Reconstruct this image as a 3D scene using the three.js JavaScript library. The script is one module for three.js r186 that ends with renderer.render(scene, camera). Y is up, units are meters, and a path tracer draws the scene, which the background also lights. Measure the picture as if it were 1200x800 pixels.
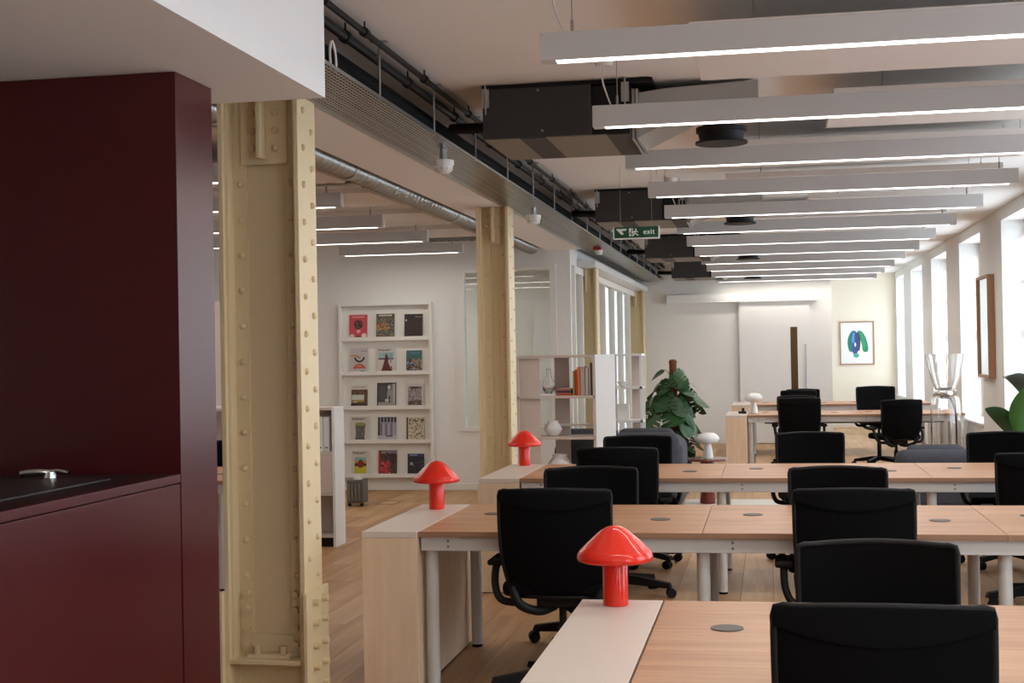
import * as THREE from 'three';
import { RoundedBoxGeometry } from 'three/addons/geometries/RoundedBoxGeometry.js';
import { mergeGeometries, mergeVertices } from 'three/addons/utils/BufferGeometryUtils.js';
import { RectAreaLightUniformsLib } from 'three/addons/lights/RectAreaLightUniformsLib.js';

// ---------------------------------------------------------------- camera, sky, sun, exposure
RectAreaLightUniformsLib.init();
const scene = new THREE.Scene();
const camera = new THREE.PerspectiveCamera(27.656, 1.5, 0.05, 200);
camera.position.set(0, 1.52, 0);
camera.rotation.set(0.00921183, 0.18305689, -0.01808592, 'YXZ');   // level lens turned 10.5 degrees to the left
scene.add(camera);
scene.background = new THREE.Color().setRGB(0.79, 0.905, 1.03);
scene.backgroundIntensity = 3.4;
const sun = new THREE.DirectionalLight(0xfff2e0, 3);
sun.position.set(3.8, 3.4, 20); sun.target.position.set(0, 0, 0);
sun.castShadow = true; sun.shadow.mapSize.set(2048, 2048);
Object.assign(sun.shadow.camera, { left: -20, right: 20, top: 20, bottom: -20, near: 0.1, far: 80 });
sun.userData.kind = 'helper';
scene.add(sun, sun.target);
const LED = new THREE.Color().setRGB(1, 0.93, 0.85);
const LED_LIGHT = 18, LED_GLOW = 2.6;
const renderer = new THREE.WebGLRenderer({ antialias: true });
renderer.toneMapping = THREE.LinearToneMapping;
renderer.toneMappingExposure = 1.5;
renderer.shadowMap.enabled = true;

// ---------------------------------------------------------------- helpers
let seed = 7;
const rnd = () => { seed = (seed * 1664525 + 1013904223) % 4294967296; return seed / 4294967296; };
const rr = (a, b) => a + (b - a) * rnd();
const V = (x, y, z) => new THREE.Vector3(x, y, z);
const taken = new Map();
function numbered(n) { const k = taken.get(n) ?? 0; taken.set(n, k + 1); return k ? n + '_' + String(k).padStart(3, '0') : n; }
const strip = (g) => { const h = g.index ? g.toNonIndexed() : g; for (const k of Object.keys(h.attributes)) if (!['position', 'normal', 'uv'].includes(k)) h.deleteAttribute(k); return h; };
const join = (list) => list.length === 1 ? list[0] : mergeGeometries(list.map(strip));
function boxUV(g) {                                                   // uv in metres from the face a vertex lies on
  const h = strip(g), p = h.attributes.position, uv = new Float32Array(p.count * 2);
  h.computeVertexNormals !== undefined;
  const n = h.attributes.normal;
  for (let i = 0; i < p.count; i++) {
    const ax = Math.abs(n.getX(i)), ay = Math.abs(n.getY(i)), az = Math.abs(n.getZ(i));
    let u, v;
    if (ay >= ax && ay >= az) { u = p.getX(i); v = p.getZ(i); } else if (ax >= az) { u = p.getZ(i); v = p.getY(i); } else { u = p.getX(i); v = p.getY(i); }
    uv[2 * i] = u; uv[2 * i + 1] = v;
  }
  h.setAttribute('uv', new THREE.BufferAttribute(uv, 2));
  return h;
}
// box given by its lower and upper corners
const bx = (x0, y0, z0, x1, y1, z1, r = 0) => {
  const w = Math.abs(x1 - x0), h = Math.abs(y1 - y0), d = Math.abs(z1 - z0);
  const g = r > 0 ? new RoundedBoxGeometry(w, h, d, 2, Math.min(r, w / 2.01, h / 2.01, d / 2.01)) : new THREE.BoxGeometry(w, h, d);
  return boxUV(g.translate((x0 + x1) / 2, (y0 + y1) / 2, (z0 + z1) / 2));
};
const cyl = (r0, r1, h, x, y, z, seg = 20) => new THREE.CylinderGeometry(r1, r0, h, seg).translate(x, y + h / 2, z);   // from y upwards
const rod = (a, b, r, seg = 8) => {
  const d = b.clone().sub(a), g = new THREE.CylinderGeometry(r, r, d.length(), seg);
  g.applyQuaternion(new THREE.Quaternion().setFromUnitVectors(V(0, 1, 0), d.clone().normalize()));
  return g.translate(...a.clone().add(b).multiplyScalar(0.5).toArray());
};
const tube = (pts, r, n = 16, seg = 8, closed = false) => new THREE.TubeGeometry(new THREE.CatmullRomCurve3(pts, closed, 'centripetal'), n, r, seg, closed);
const lathe = (prof, seg = 40) => new THREE.LatheGeometry(prof.map(([a, b]) => new THREE.Vector2(a, b)), seg);
function mesh(name, geo, mat, parent) {
  const m = new THREE.Mesh(Array.isArray(geo) ? join(geo) : geo, mat);
  m.name = parent ? name : numbered(name); m.castShadow = m.receiveShadow = true;
  (parent ?? scene).add(m); return m;
}
function tag(o, label, category, group, kind) {
  o.userData = { ...o.userData, label, category };
  if (group) o.userData.group = group;
  if (kind) o.userData.kind = kind;
  return o;
}
function thing(name, label, category, [x, y, z] = [0, 0, 0], turn = 0, group) {
  const o = new THREE.Group(); o.name = numbered(name); o.position.set(x, y, z); o.rotation.y = turn; scene.add(o);
  return tag(o, label, category, group);
}
function struct(name, geo, mat, label, category = 'wall') { const m = mesh(name, geo, mat); return tag(m, label, category, undefined, 'structure'); }
function structGroup(name, label, category) { const o = new THREE.Group(); o.name = numbered(name); scene.add(o); return tag(o, label, category, undefined, 'structure'); }
function copyOf(src, label, pos, turn, group) {
  const c = src.clone(); c.name = numbered(src.name.replace(/_\d{3}$/, '')); c.userData = { ...src.userData, label };
  if (group) c.userData.group = group;
  c.position.set(...pos); c.rotation.y = turn; scene.add(c); return c;
}
const ORD = ['first', 'second', 'third', 'fourth', 'fifth', 'sixth', 'seventh', 'eighth', 'ninth', 'tenth', 'eleventh', 'twelfth', 'thirteenth', 'fourteenth', 'fifteenth', 'sixteenth', 'seventeenth'];

// ---------------------------------------------------------------- procedural textures
function vnoise(w, h, cx, cy, sd) {                                   // tiling value noise on a cx * cy lattice
  let s = sd; const r = () => { s = (s * 1664525 + 1013904223) % 4294967296; return s / 4294967296; };
  const L = Array.from({ length: cx * cy }, r), out = new Float32Array(w * h), f = (t) => t * t * (3 - 2 * t);
  for (let y = 0; y < h; y++) for (let x = 0; x < w; x++) {
    const gx = x / w * cx, gy = y / h * cy, x0 = Math.floor(gx), y0 = Math.floor(gy), fx = f(gx - x0), fy = f(gy - y0);
    const a = L[(y0 % cy) * cx + x0 % cx], b = L[(y0 % cy) * cx + (x0 + 1) % cx], c = L[((y0 + 1) % cy) * cx + x0 % cx], d = L[((y0 + 1) % cy) * cx + (x0 + 1) % cx];
    out[y * w + x] = (a + (b - a) * fx) * (1 - fy) + (c + (d - c) * fx) * fy;
  }
  return out;
}
function dataTex(w, h, fn, srgb = true) {
  const d = new Uint8Array(w * h * 4);
  for (let i = 0; i < w * h; i++) { const c = fn(i % w, Math.floor(i / w), i); d[4 * i] = c[0]; d[4 * i + 1] = c[1]; d[4 * i + 2] = c[2]; d[4 * i + 3] = 255; }
  const t = new THREE.DataTexture(d, w, h); t.magFilter = THREE.LinearFilter; t.minFilter = THREE.LinearMipmapLinearFilter; t.generateMipmaps = true;
  t.wrapS = t.wrapT = THREE.RepeatWrapping; if (srgb) t.colorSpace = THREE.SRGBColorSpace; t.needsUpdate = true; return t;
}
function woodTex(sd, across, c0, c1, contrast = 1, alongU = true) {   // streaks run along u (or along v)
  const w = 512, a = vnoise(w, w, 3, across, sd), b = vnoise(w, w, 6, across * 4, sd + 1), c = vnoise(w, w, 24, 128, sd + 2), d = vnoise(w, w, 3, 4, sd + 3);
  return dataTex(w, w, (x, y) => {
    const i = alongU ? y * w + x : x * w + y;
    let t = 0.45 * a[i] + 0.28 * b[i] + 0.15 * c[i] + 0.12 * d[i]; t = Math.min(1, Math.max(0, 0.5 + (t - 0.5) * 1.7 * contrast));
    return [0, 1, 2].map((k) => c0[k] + (c1[k] - c0[k]) * t);
  });
}
const rep = (t, x, y, rot = 0) => { const c = t.clone(); c.repeat.set(x, y); c.rotation = rot; c.needsUpdate = true; return c; };
const deskWood = rep(woodTex(11, 26, [177, 127, 89], [206, 160, 123]), 1 / 1.3, 1 / 1.15);
const oakWood = rep(woodTex(23, 10, [174, 136, 95], [204, 167, 125], 1, false), 1 / 0.75, 1 / 1.9);
const birchWood = rep(woodTex(37, 18, [224, 195, 164], [238, 213, 185], 0.9, false), 1 / 0.9, 1 / 0.9);
const coatNoise = dataTex(256, 256, (() => { const a = vnoise(256, 256, 32, 32, 5), b = vnoise(256, 256, 110, 110, 6); return (x, y, i) => { const v = 90 + 90 * a[i] + 75 * b[i]; return [v, v, v]; }; })(), false);
const fabricTex = rep(dataTex(128, 128, (() => { const a = vnoise(128, 128, 64, 64, 9), b = vnoise(128, 128, 8, 8, 10); return (x, y, i) => { const v = 205 + 35 * a[i] + 15 * b[i]; return [v, v, v]; }; })()), 4, 4);
function canvasTex(w, h, draw) {
  const c = document.createElement('canvas'); c.width = w; c.height = h; draw(c.getContext('2d'), w, h);
  const t = new THREE.CanvasTexture(c); t.colorSpace = THREE.SRGBColorSpace; return t;
}

// ---------------------------------------------------------------- materials
const lin = (r, g, b) => new THREE.Color().setRGB(r, g, b);
const std = (c, rough = 0.6, extra = {}) => new THREE.MeshStandardMaterial({ color: c, roughness: rough, ...extra });
const phys = (c, rough, extra) => new THREE.MeshPhysicalMaterial({ color: c, roughness: rough, ...extra });
const plaster = { bumpMap: rep(coatNoise, 1, 1), bumpScale: 0.0008 };
const M = {
  wall: std(lin(0.80, 0.785, 0.75), 0.85, plaster), cream: std(lin(0.86, 0.775, 0.63), 0.85, plaster), ceiling: std(lin(0.855, 0.82, 0.785), 0.9, plaster),
  white: std(lin(0.80, 0.785, 0.76), 0.5), soffit: std(lin(0.88, 0.88, 0.875), 0.7), whiteSatin: std(lin(0.78, 0.77, 0.75), 0.35), trim: std(lin(0.78, 0.76, 0.71), 0.55),
  subfloor: std(lin(0.09, 0.06, 0.04), 0.9),
  oak: [0xffffff, 0xf2ebe4, 0xe6dcd2, 0xfaf3ec].map((c) => std(c, 0.5, { map: oakWood })),
  desk: [0xffffff, 0xf6efe9].map((c) => std(c, 0.38, { map: deskWood })),
  birch: std(0xffffff, 0.5, { map: birchWood }), cabTop: std(lin(0.70, 0.60, 0.52), 0.42), pinkBoard: std(lin(0.60, 0.50, 0.44), 0.55),
  steel: std(lin(0.62, 0.605, 0.58), 0.42), steelDark: std(lin(0.20, 0.18, 0.16), 0.4), galv: std(lin(0.45, 0.46, 0.46), 0.32, { metalness: 0.9 }), chrome: std(lin(0.8, 0.8, 0.8), 0.08, { metalness: 1 }),
  black: phys(lin(0.008, 0.008, 0.009), 0.55, { specularIntensity: 0.5 }), blackFabric: phys(lin(0.006, 0.006, 0.0065), 0.95, { specularIntensity: 0.15 }), blackMesh: phys(lin(0.0045, 0.0045, 0.005), 0.85, { specularIntensity: 0.12 }), rubber: phys(lin(0.014, 0.014, 0.014), 0.7, { specularIntensity: 0.4 }), grommet: std(lin(0.10, 0.085, 0.075), 0.5),
  burgundy: phys(lin(0.066, 0.0025, 0.0055), 0.28, { specularIntensity: 1 }), stone: std(lin(0.020, 0.012, 0.013), 0.35), sink: std(lin(0.03, 0.032, 0.033), 0.3),
  column: phys(lin(0.78, 0.635, 0.39), 0.42, { bumpMap: rep(coatNoise, 3, 3), bumpScale: 0.0012 }),
  lampBody: std(lin(0.57, 0.55, 0.54), 0.5), raft: std(lin(0.78, 0.73, 0.69), 0.9), cord: std(lin(0.7, 0.68, 0.65), 0.5), wire: std(lin(0.35, 0.33, 0.31), 0.4, { metalness: 0.6 }),
  led: new THREE.MeshStandardMaterial({ color: 0xffffff, emissive: LED.clone().lerp(new THREE.Color(1, 1, 1), 0.5), emissiveIntensity: LED_GLOW, roughness: 0.6 }),
  red: phys(lin(0.80, 0.028, 0.012), 0.4, { specularIntensity: 0.25, clearcoat: 0.8, clearcoatRoughness: 0.03 }), opal: phys(lin(0.80, 0.79, 0.78), 0.25, { clearcoat: 0.6, clearcoatRoughness: 0.1 }),
  foam: phys(lin(0.008, 0.008, 0.009), 0.95, { specularIntensity: 0.2 }), deskEdge: std(lin(0.34, 0.19, 0.115), 0.5), unit: std(lin(0.030, 0.030, 0.031), 0.5), unitBelly: std(lin(0.22, 0.19, 0.15), 0.7), unitBand: std(lin(0.045, 0.035, 0.032), 0.7),
  sofa: std(lin(0.075, 0.078, 0.096), 0.95, { map: fabricTex }), rug: std(lin(0.66, 0.63, 0.58), 1), terracotta: phys(lin(0.16, 0.018, 0.012), 0.25, { clearcoat: 0.7 }),
  pane: phys(0xffffff, 0.0, { transmission: 1, thickness: 0, ior: 1.45 }), roomGlass: phys(lin(0.93, 0.96, 0.955), 0.0, { transmission: 1, thickness: 0, ior: 1.5 }),
  bubble: phys(lin(0.98, 0.98, 0.985), 0.0, { transmission: 1, thickness: 0.008, ior: 1.5 }),
  leaf: std(lin(0.018, 0.075, 0.020), 0.42), leafWide: std(lin(0.035, 0.11, 0.012), 0.4), leafUnder: std(lin(0.10, 0.13, 0.11), 0.5), stem: std(lin(0.05, 0.09, 0.025), 0.6), coir: std(lin(0.20, 0.07, 0.03), 1, { bumpMap: rep(coatNoise, 6, 6), bumpScale: 0.006 }),
  oakFrame: std(lin(0.36, 0.19, 0.09), 0.5), paper: std(lin(0.86, 0.85, 0.83), 0.6), porcelain: phys(lin(0.74, 0.72, 0.70), 0.25, {}), signGreen: std(lin(0.008, 0.075, 0.035), 0.5), redPlastic: std(lin(0.35, 0.01, 0.008), 0.4), darkGlass: phys(lin(0.10, 0.055, 0.022), 0.08, {}), greyMachine: std(lin(0.13, 0.125, 0.12), 0.5, { metalness: 0.4 }),
};

// ---------------------------------------------------------------- the setting
const CEIL = 2.95, XW = 2.4, ZFAR = -22.9, ZEND = -27.4, XL = -7.2, ZBACK = 7.6, ZPART = -15.3;
// floor: planks run along the room; the 300 that show largest are parts, the rest one part
{
  const fl = structGroup('floor', 'oak plank floor of the whole office', 'floor');
  mesh('subfloor', bx(XL, -0.12, ZEND - 0.2, 2.8, -0.014, ZBACK + 0.2), M.subfloor, fl);
  const W = 0.2, LEN = 2.0, spots = [], inv = new THREE.Matrix4(); camera.updateMatrixWorld(); camera.updateProjectionMatrix(); inv.copy(camera.matrixWorld).invert();
  for (let k = 0, x = XL; x < XW - 0.01; k++, x += W) {
    const off = (k * 0.73) % LEN;
    for (let z = ZBACK + off; z > ZEND; z -= LEN) {
      const z0 = Math.min(z, ZBACK), z1 = Math.max(z - LEN, ZEND), x1 = Math.min(x + W, XW); if (z0 - z1 < 0.05) continue;
      const c = V((x + x1) / 2, 0, (z0 + z1) / 2), q = c.clone().applyMatrix4(inv), d = -q.z;
      const inView = d > 3.2 && Math.abs(q.x / d) < 0.4 && q.y / d > -0.27 && !(c.z < ZPART && c.x < -2.2) && !(c.x > -2.9 && c.x < -1.9 && c.z > -4);
      spots.push({ x, x1, z0, z1, s: inView ? 1 / d + (c.x < -1.8 && c.x > -4.6 && c.z < -5 ? 0.2 : 0) : 0 });
    }
  }
  spots.sort((a, b) => b.s - a.s);
  const rest = [[], [], [], []];
  spots.forEach((p, i) => {
    const v = Math.floor(rr(0, 4)), g = bx(p.x + 0.0012, -0.014, p.z1 + 0.0012, p.x1 - 0.0012, rr(-0.0006, 0.0004), p.z0 - 0.0012), uv = g.attributes.uv, du = rnd(), dv = rnd();
    for (let j = 0; j < uv.count; j++) uv.setXY(j, uv.getX(j) + du, uv.getY(j) + dv);
    if (i < 300 && p.s > 0) mesh('plank', g, M.oak[v], fl); else rest[v].push(g);
  });
  rest.forEach((l, v) => { const m = mesh('plank_field', l, M.oak[v], fl); m.userData.kind = 'stuff'; });
}
struct('ceiling', bx(XL, CEIL, ZEND - 0.2, 2.8, CEIL + 0.15, ZBACK + 0.2), M.ceiling, 'flat plaster ceiling above the office', 'ceiling');
const WIN = [[5.9, 4.11], [2.7, 0.91], [-0.5, -2.29], [-3.7, -5.49], [-6.92, -8.71], [-10.12, -11.91], [-13.32, -15.11], [-16.58, -18.37], [-19.65, -21.45], [-22.72, -24.45], [-25.75, -27.25]];  // leading pairs are unseen windows behind the camera, added for more daylight
const SILL = 0.6, HEAD = 2.82;
{
  const g = [bx(XW, 0, ZEND - 0.2, 2.8, SILL, ZBACK + 0.2), bx(XW, HEAD, ZEND - 0.2, 2.8, CEIL, ZBACK + 0.2)];
  let z = ZBACK + 0.2;
  for (const [a, b] of WIN) { g.push(bx(XW, SILL, a, 2.8, HEAD, z)); z = b; }
  g.push(bx(XW, SILL, ZEND - 0.2, 2.8, HEAD, z));
  struct('wall_right', g, M.wall, 'cream window wall with deep reveals between piers');
}
WIN.forEach(([a, b], i) => {
  const w = structGroup('window_' + (i + 1), `tall white sash window, ${ORD[WIN.length - 1 - i]} from the painting wall`, 'window');
  const X0 = 2.65, X1 = 2.71, f = 0.07, mid = (SILL + HEAD) / 2;
  mesh('frame', [bx(X0, SILL, b, X1, HEAD, b + f), bx(X0, SILL, a - f, X1, HEAD, a), bx(X0, SILL, b + f, X1, SILL + f, a - f), bx(X0, HEAD - f, b + f, X1, HEAD, a - f)], M.whiteSatin, w);
  mesh('meeting_rail', bx(X0, mid - 0.03, b + f, X1, mid + 0.03, a - f), M.whiteSatin, w);
  mesh('window_sill', bx(2.37, SILL, b + 0.002, X0, SILL + 0.03, a - 0.002, 0.006), M.whiteSatin, w);
  for (const [y0, y1] of [[SILL + f, mid - 0.03], [mid + 0.03, HEAD - f]]) {
    const zc = (a + b) / 2, yc = (y0 + y1) / 2;
    mesh('glazing_bar', bx(X0 + 0.015, y0, zc - 0.012, X1 - 0.01, y1, zc + 0.012), M.whiteSatin, w);
    mesh('glazing_bar', bx(X0 + 0.015, yc - 0.012, b + f, X1 - 0.01, yc + 0.012, a - f), M.whiteSatin, w);
    for (const [za, zb] of [[b + f, zc - 0.012], [zc + 0.012, a - f]]) for (const [ya, yb] of [[y0, yc - 0.012], [yc + 0.012, y1]]) mesh('pane', bx(X0 + 0.03, ya, za, X0 + 0.034, yb, zb), M.pane, w);
  }
});
struct('wall_far', [bx(-2.3, 0, ZFAR - 0.12, 1.0, CEIL, ZFAR), bx(0.9, 0, ZEND, 1.0, CEIL, ZFAR - 0.12)], M.wall, 'white end wall carrying the sliding door');
struct('wall_end', bx(0.8, 0, ZEND - 0.2, XW, CEIL, ZEND), M.cream, 'pale yellow wall with the framed blue green painting');
struct('wall_left', bx(XL - 0.15, 0, ZEND - 0.2, XL, CEIL, ZBACK + 0.2), M.wall, 'white side wall beyond the kitchen');
struct('wall_back', bx(XL, 0, ZBACK, XW, CEIL, ZBACK + 0.2), M.wall, 'white wall opposite the sliding door');
// partition with the magazine rack, a glazed opening, and meeting rooms behind
const OP = { x0: -3.38, x1: -2.39, y0: 0.71, y1: 2.46 };
struct('wall_partition', [bx(XL, 0, ZPART - 0.12, OP.x0, CEIL, ZPART), bx(OP.x1, 0, ZPART - 0.12, -2.16, CEIL, ZPART), bx(OP.x0, 0, ZPART - 0.12, OP.x1, OP.y0, ZPART), bx(OP.x0, OP.y1, ZPART - 0.12, OP.x1, CEIL, ZPART)], M.wall, 'off white partition wall behind the magazine rack');
struct('wall_meeting', [bx(XL, 0, -19.1, -2.3, CEIL, -19.0)], M.wall, 'inner meeting room wall seen through the partition glass');
struct('baseboard_partition', bx(XL, 0, ZPART, -2.16, 0.075, ZPART + 0.015, 0.004), M.trim, 'white skirting under the magazine rack', 'baseboard');
struct('baseboard_far', bx(-1.9, 0, ZFAR, 1.0, 0.075, ZFAR + 0.015, 0.004), M.trim, 'white skirting below the sliding door wall', 'baseboard');
{
  const w = structGroup('window_' + (WIN.length + 1), 'internal glazed panel in white frame on the partition behind the column', 'window');
  mesh('frame', [bx(OP.x0 - 0.09, OP.y0 - 0.05, ZPART, OP.x0, OP.y1 + 0.06, ZPART + 0.02), bx(OP.x1, OP.y0 - 0.05, ZPART, OP.x1 + 0.07, OP.y1 + 0.06, ZPART + 0.02), bx(OP.x0, OP.y1, ZPART, OP.x1, OP.y1 + 0.06, ZPART + 0.02), bx(OP.x0, OP.y0 - 0.05, ZPART, OP.x1, OP.y0, ZPART + 0.02)], M.trim, w);
  mesh('pane', bx(OP.x0, OP.y0, ZPART - 0.05, OP.x1, OP.y1, ZPART - 0.044), M.roomGlass, w);
}
{
  const w = structGroup('wall_glazed', 'white framed glass wall of the meeting rooms between the columns', 'wall');
  const zs = [-15.42, -16.05, -17.2, -18.3, -19.4, -20.5, -21.6, -22.78];
  for (const z of zs) mesh('mullion', bx(-2.2, 0, z - 0.035, -2.12, 2.5, z + 0.035), M.trim, w);
  for (let i = 0; i + 1 < zs.length; i++) {
    mesh('pane', bx(-2.163, 0.12, zs[i + 1] + 0.035, -2.157, 2.42, zs[i] - 0.035), M.roomGlass, w);
    mesh('rail', [bx(-2.2, 0, zs[i + 1] + 0.035, -2.12, 0.12, zs[i] - 0.035), bx(-2.2, 2.42, zs[i + 1] + 0.035, -2.12, 2.5, zs[i] - 0.035)], M.trim, w);
  }
  mesh('upper_wall', bx(-2.3, 2.51, ZFAR, -2.16, CEIL, ZPART - 0.121), M.wall, w);
}
struct('trim_1', bx(-2.155, 2.51, ZFAR + 0.002, -1.95, 2.585, -15.9), M.whiteSatin, 'bright white ledge along the glass meeting room wall', 'ledge');
struct('trim_2', bx(-2.42, 2.672, ZPART + 0.002, -2.0, CEIL, -5.14), M.ceiling, 'plastered beam casing along the column line', 'beam');
struct('trim_3', bx(XL, 2.523, -5.13, -1.666, CEIL, ZBACK), M.soffit, 'white dropped soffit over the burgundy kitchen', 'soffit');
// sliding door on the far wall
{
  const d = structGroup('door_1', 'white sliding door with narrow vision panel and bar handle', 'door');
  const z = ZFAR;
  mesh('panel', [bx(-0.47, 0.01, z + 0.03, 0.66, 2.33, z + 0.075)], M.white, d);
  mesh('vision_panel', bx(0.345, 0.5, z + 0.07, 0.455, 1.88, z + 0.079), M.darkGlass, d);
  const h = mesh('bar_handle', [rod(V(0.585, 0.8, z + 0.12), V(0.585, 1.6, z + 0.12), 0.012), rod(V(0.585, 0.95, z + 0.07), V(0.585, 0.95, z + 0.12), 0.008), rod(V(0.585, 1.5, z + 0.07), V(0.585, 1.5, z + 0.12), 0.008)], M.galv, d);
  mesh('track_cover', bx(-1.63, 2.30, z + 0.002, 0.77, 2.44, z + 0.13, 0.004), M.white, d);
}
// ---------------------------------------------------------------- riveted columns
const rivetGeo = new THREE.SphereGeometry(0.0155, 8, 4, 0, Math.PI * 2, 0, Math.PI / 2);
function column(z, x0, x1, top, label, fine) {
  const t = thing('steel_column', label, 'column', [(x0 + x1) / 2, 0, z], 0, 'riveted columns');
  const hw = (x1 - x0) / 2, fz = 0.12, th = 0.022;
  for (const s of [-1, 1]) mesh('flange', bx(s * hw, 0, -fz, s * (hw - th), top, fz, 0.003), M.column, t);
  mesh('web', bx(-hw + th, 0, -0.012, hw - th, top, 0.012), M.column, t);
  for (const s of [-1, 1]) for (const f of [-1, 1]) mesh('angle', [bx(s * (hw - th), 0.19, f * 0.012, s * (hw - th - 0.075), top, f * 0.026, 0.002), bx(s * (hw - th), 0.19, f * 0.026, s * (hw - th - 0.014), top, f * 0.095, 0.002)], M.column, t);
  const rv = [];   // rivet position and facing
  let k = 0;
  for (let y = 0.56; y < top - 0.03; y += 0.082, k++) rv.push([V(hw, y, (k % 2 ? 0.055 : -0.055)), 'x'], [V(-hw, y, (k % 2 ? 0.055 : -0.055)), '-x']);
  for (let y = 0.56; y < top - 0.35; y += 0.158) rv.push([V(-hw + th + 0.045, y, 0.026), 'z'], [V(hw - th - 0.045, y, 0.026), 'z']);
  const turn = { x: [0, 0, -Math.PI / 2], '-x': [0, 0, Math.PI / 2], z: [Math.PI / 2, 0, 0] };
  const place = (g, p, d) => g.clone().applyMatrix4(new THREE.Matrix4().makeRotationFromEuler(new THREE.Euler(...turn[d]))).translate(p.x, p.y, p.z);
  if (fine) for (const [p, d] of rv) { const m = mesh('rivet', rivetGeo, M.column, t); m.position.copy(p); m.rotation.set(...turn[d]); }
  else { const m = mesh('rivets', rv.map(([p, d]) => place(rivetGeo.clone().scale(0.6, 0.6, 0.6), p, d)), M.column, t); m.userData.kind = 'stuff'; }
  // head: plate bolted to the web with a rib; foot: cover plates, bolts, stiffener and base
  const hp = mesh('head_plate', bx(-hw + th + 0.055, top - 0.29, 0.026, hw - th - 0.055, top, 0.042, 0.003), M.column, t);
  mesh('rib', bx(-0.012, top - 0.27, 0.042, 0.012, top, 0.11, 0.004), M.column, hp);
  for (const s of [-1, 1]) for (const y of [0.06, 0.14, 0.22]) { const m = mesh('bolt', rivetGeo, M.column, hp); m.position.set(s * 0.055, top - y, 0.042); m.rotation.x = Math.PI / 2; m.scale.setScalar(1.15); }
  for (const s of [-1, 1]) {
    const c = mesh('cover_plate', bx(s * hw, 0, -fz - 0.03, s * (hw + 0.018), 0.50, fz + 0.03, 0.003), M.column, t);
    for (const y of [0.08, 0.17, 0.26, 0.36, 0.45]) for (const zz of [-0.06, 0.06]) { const m = mesh('bolt', rod(V(0, 0, 0), V(s * 0.028, 0, 0), 0.015, 6), M.column, c); m.position.set(s * (hw + 0.018), y, zz); }
    for (const y of [0.26, 0.33, 0.41, 0.48]) { const m = mesh('bolt', rod(V(0, 0, 0), V(0, 0, 0.03), 0.016, 6), M.column, t); m.position.set(s * (hw - th - 0.05), y, 0.026); }
  }
  const st = mesh('stiffener', bx(-hw + th, 0.185, 0.012, hw - th, 0.205, 0.125, 0.003), M.column, t);
  mesh('bracket', [bx(-0.1, 0.205, 0.012, 0.1, 0.222, 0.09, 0.003), bx(-0.1, 0.222, 0.012, 0.1, 0.30, 0.03, 0.003)], M.column, st);
  for (const x of [-0.06, 0.06]) mesh('bolt', cyl(0.018, 0.018, 0.035, x, 0.222, 0.062, 6), M.column, st);
  mesh('base_plate', bx(-hw - 0.06, 0, -0.2, hw + 0.06, 0.03, 0.2, 0.004), M.column, t);
}
column(-5.88, -2.37, -2.0, 2.67, 'cream riveted steel column standing right beside the burgundy kitchen', true);
column(-10.68, -2.225, -1.97, 2.67, 'cream steel column behind the third bench cabinet, by the glazed panel', false);
column(-16.27, -2.225, -1.97, 2.508, 'cream steel column rising behind the open shelving with books', false);
column(-22.5, -2.225, -1.97, 2.508, 'cream steel column against the white sliding door wall', false);

// ---------------------------------------------------------------- burgundy kitchen
{
  const t = thing('tall_cabinet', 'tall matt burgundy kitchen cabinet reaching the white soffit', 'cabinet', [-2.006, 0, -4.509]);
  mesh('carcass', bx(-1.7, 0, -0.319, 0, 2.521, 0, 0.002), M.burgundy, t);
  const k = thing('kitchen_counter', 'burgundy kitchen counter with dark stone top ending at the tall cabinet', 'counter', [-2.006, 0.058, -4.507]);
  mesh('body', bx(-0.95, -0.058, 0.002, -0.022, 1.04, 3.2), M.burgundy, k);
  mesh('front_panel', bx(-0.022, -0.058, 0.004, -0.002, 1.036, 1.6, 0.002), M.burgundy, k);
  mesh('front_panel', bx(-0.022, -0.058, 1.604, -0.002, 1.036, 3.2, 0.002), M.burgundy, k);
  mesh('edge_strip', bx(-0.022, 1.040, 0.004, 0.0, 1.0695, 3.2, 0.002), M.burgundy, k);
  mesh('countertop', bx(-0.95, 1.04, 0.002, -0.022, 1.069, 3.2), M.stone, k);
  const hob = mesh('sink', bx(-0.75, 1.069, 0.22, -0.15, 1.075, 1.0, 0.003), M.sink, k);
  const tap = thing('kitchen_tap', 'low chrome tap lying over the black sink on the counter', 'tap', [-2.38, 1.1335, -4.30]);
  mesh('base', cyl(0.022, 0.02, 0.02, 0, 0, 0), M.chrome, tap);
  mesh('spout', tube([V(0, 0.018, 0), V(-0.03, 0.021, 0.015), V(-0.06, 0.02, 0.02), V(-0.095, 0.016, 0.02)], 0.0125, 16, 8), M.chrome, tap);
  mesh('lever', tube([V(0, 0.022, 0), V(0.03, 0.024, 0.0), V(0.07, 0.017, 0.005)], 0.008, 10, 8), M.chrome, tap);
}

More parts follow.
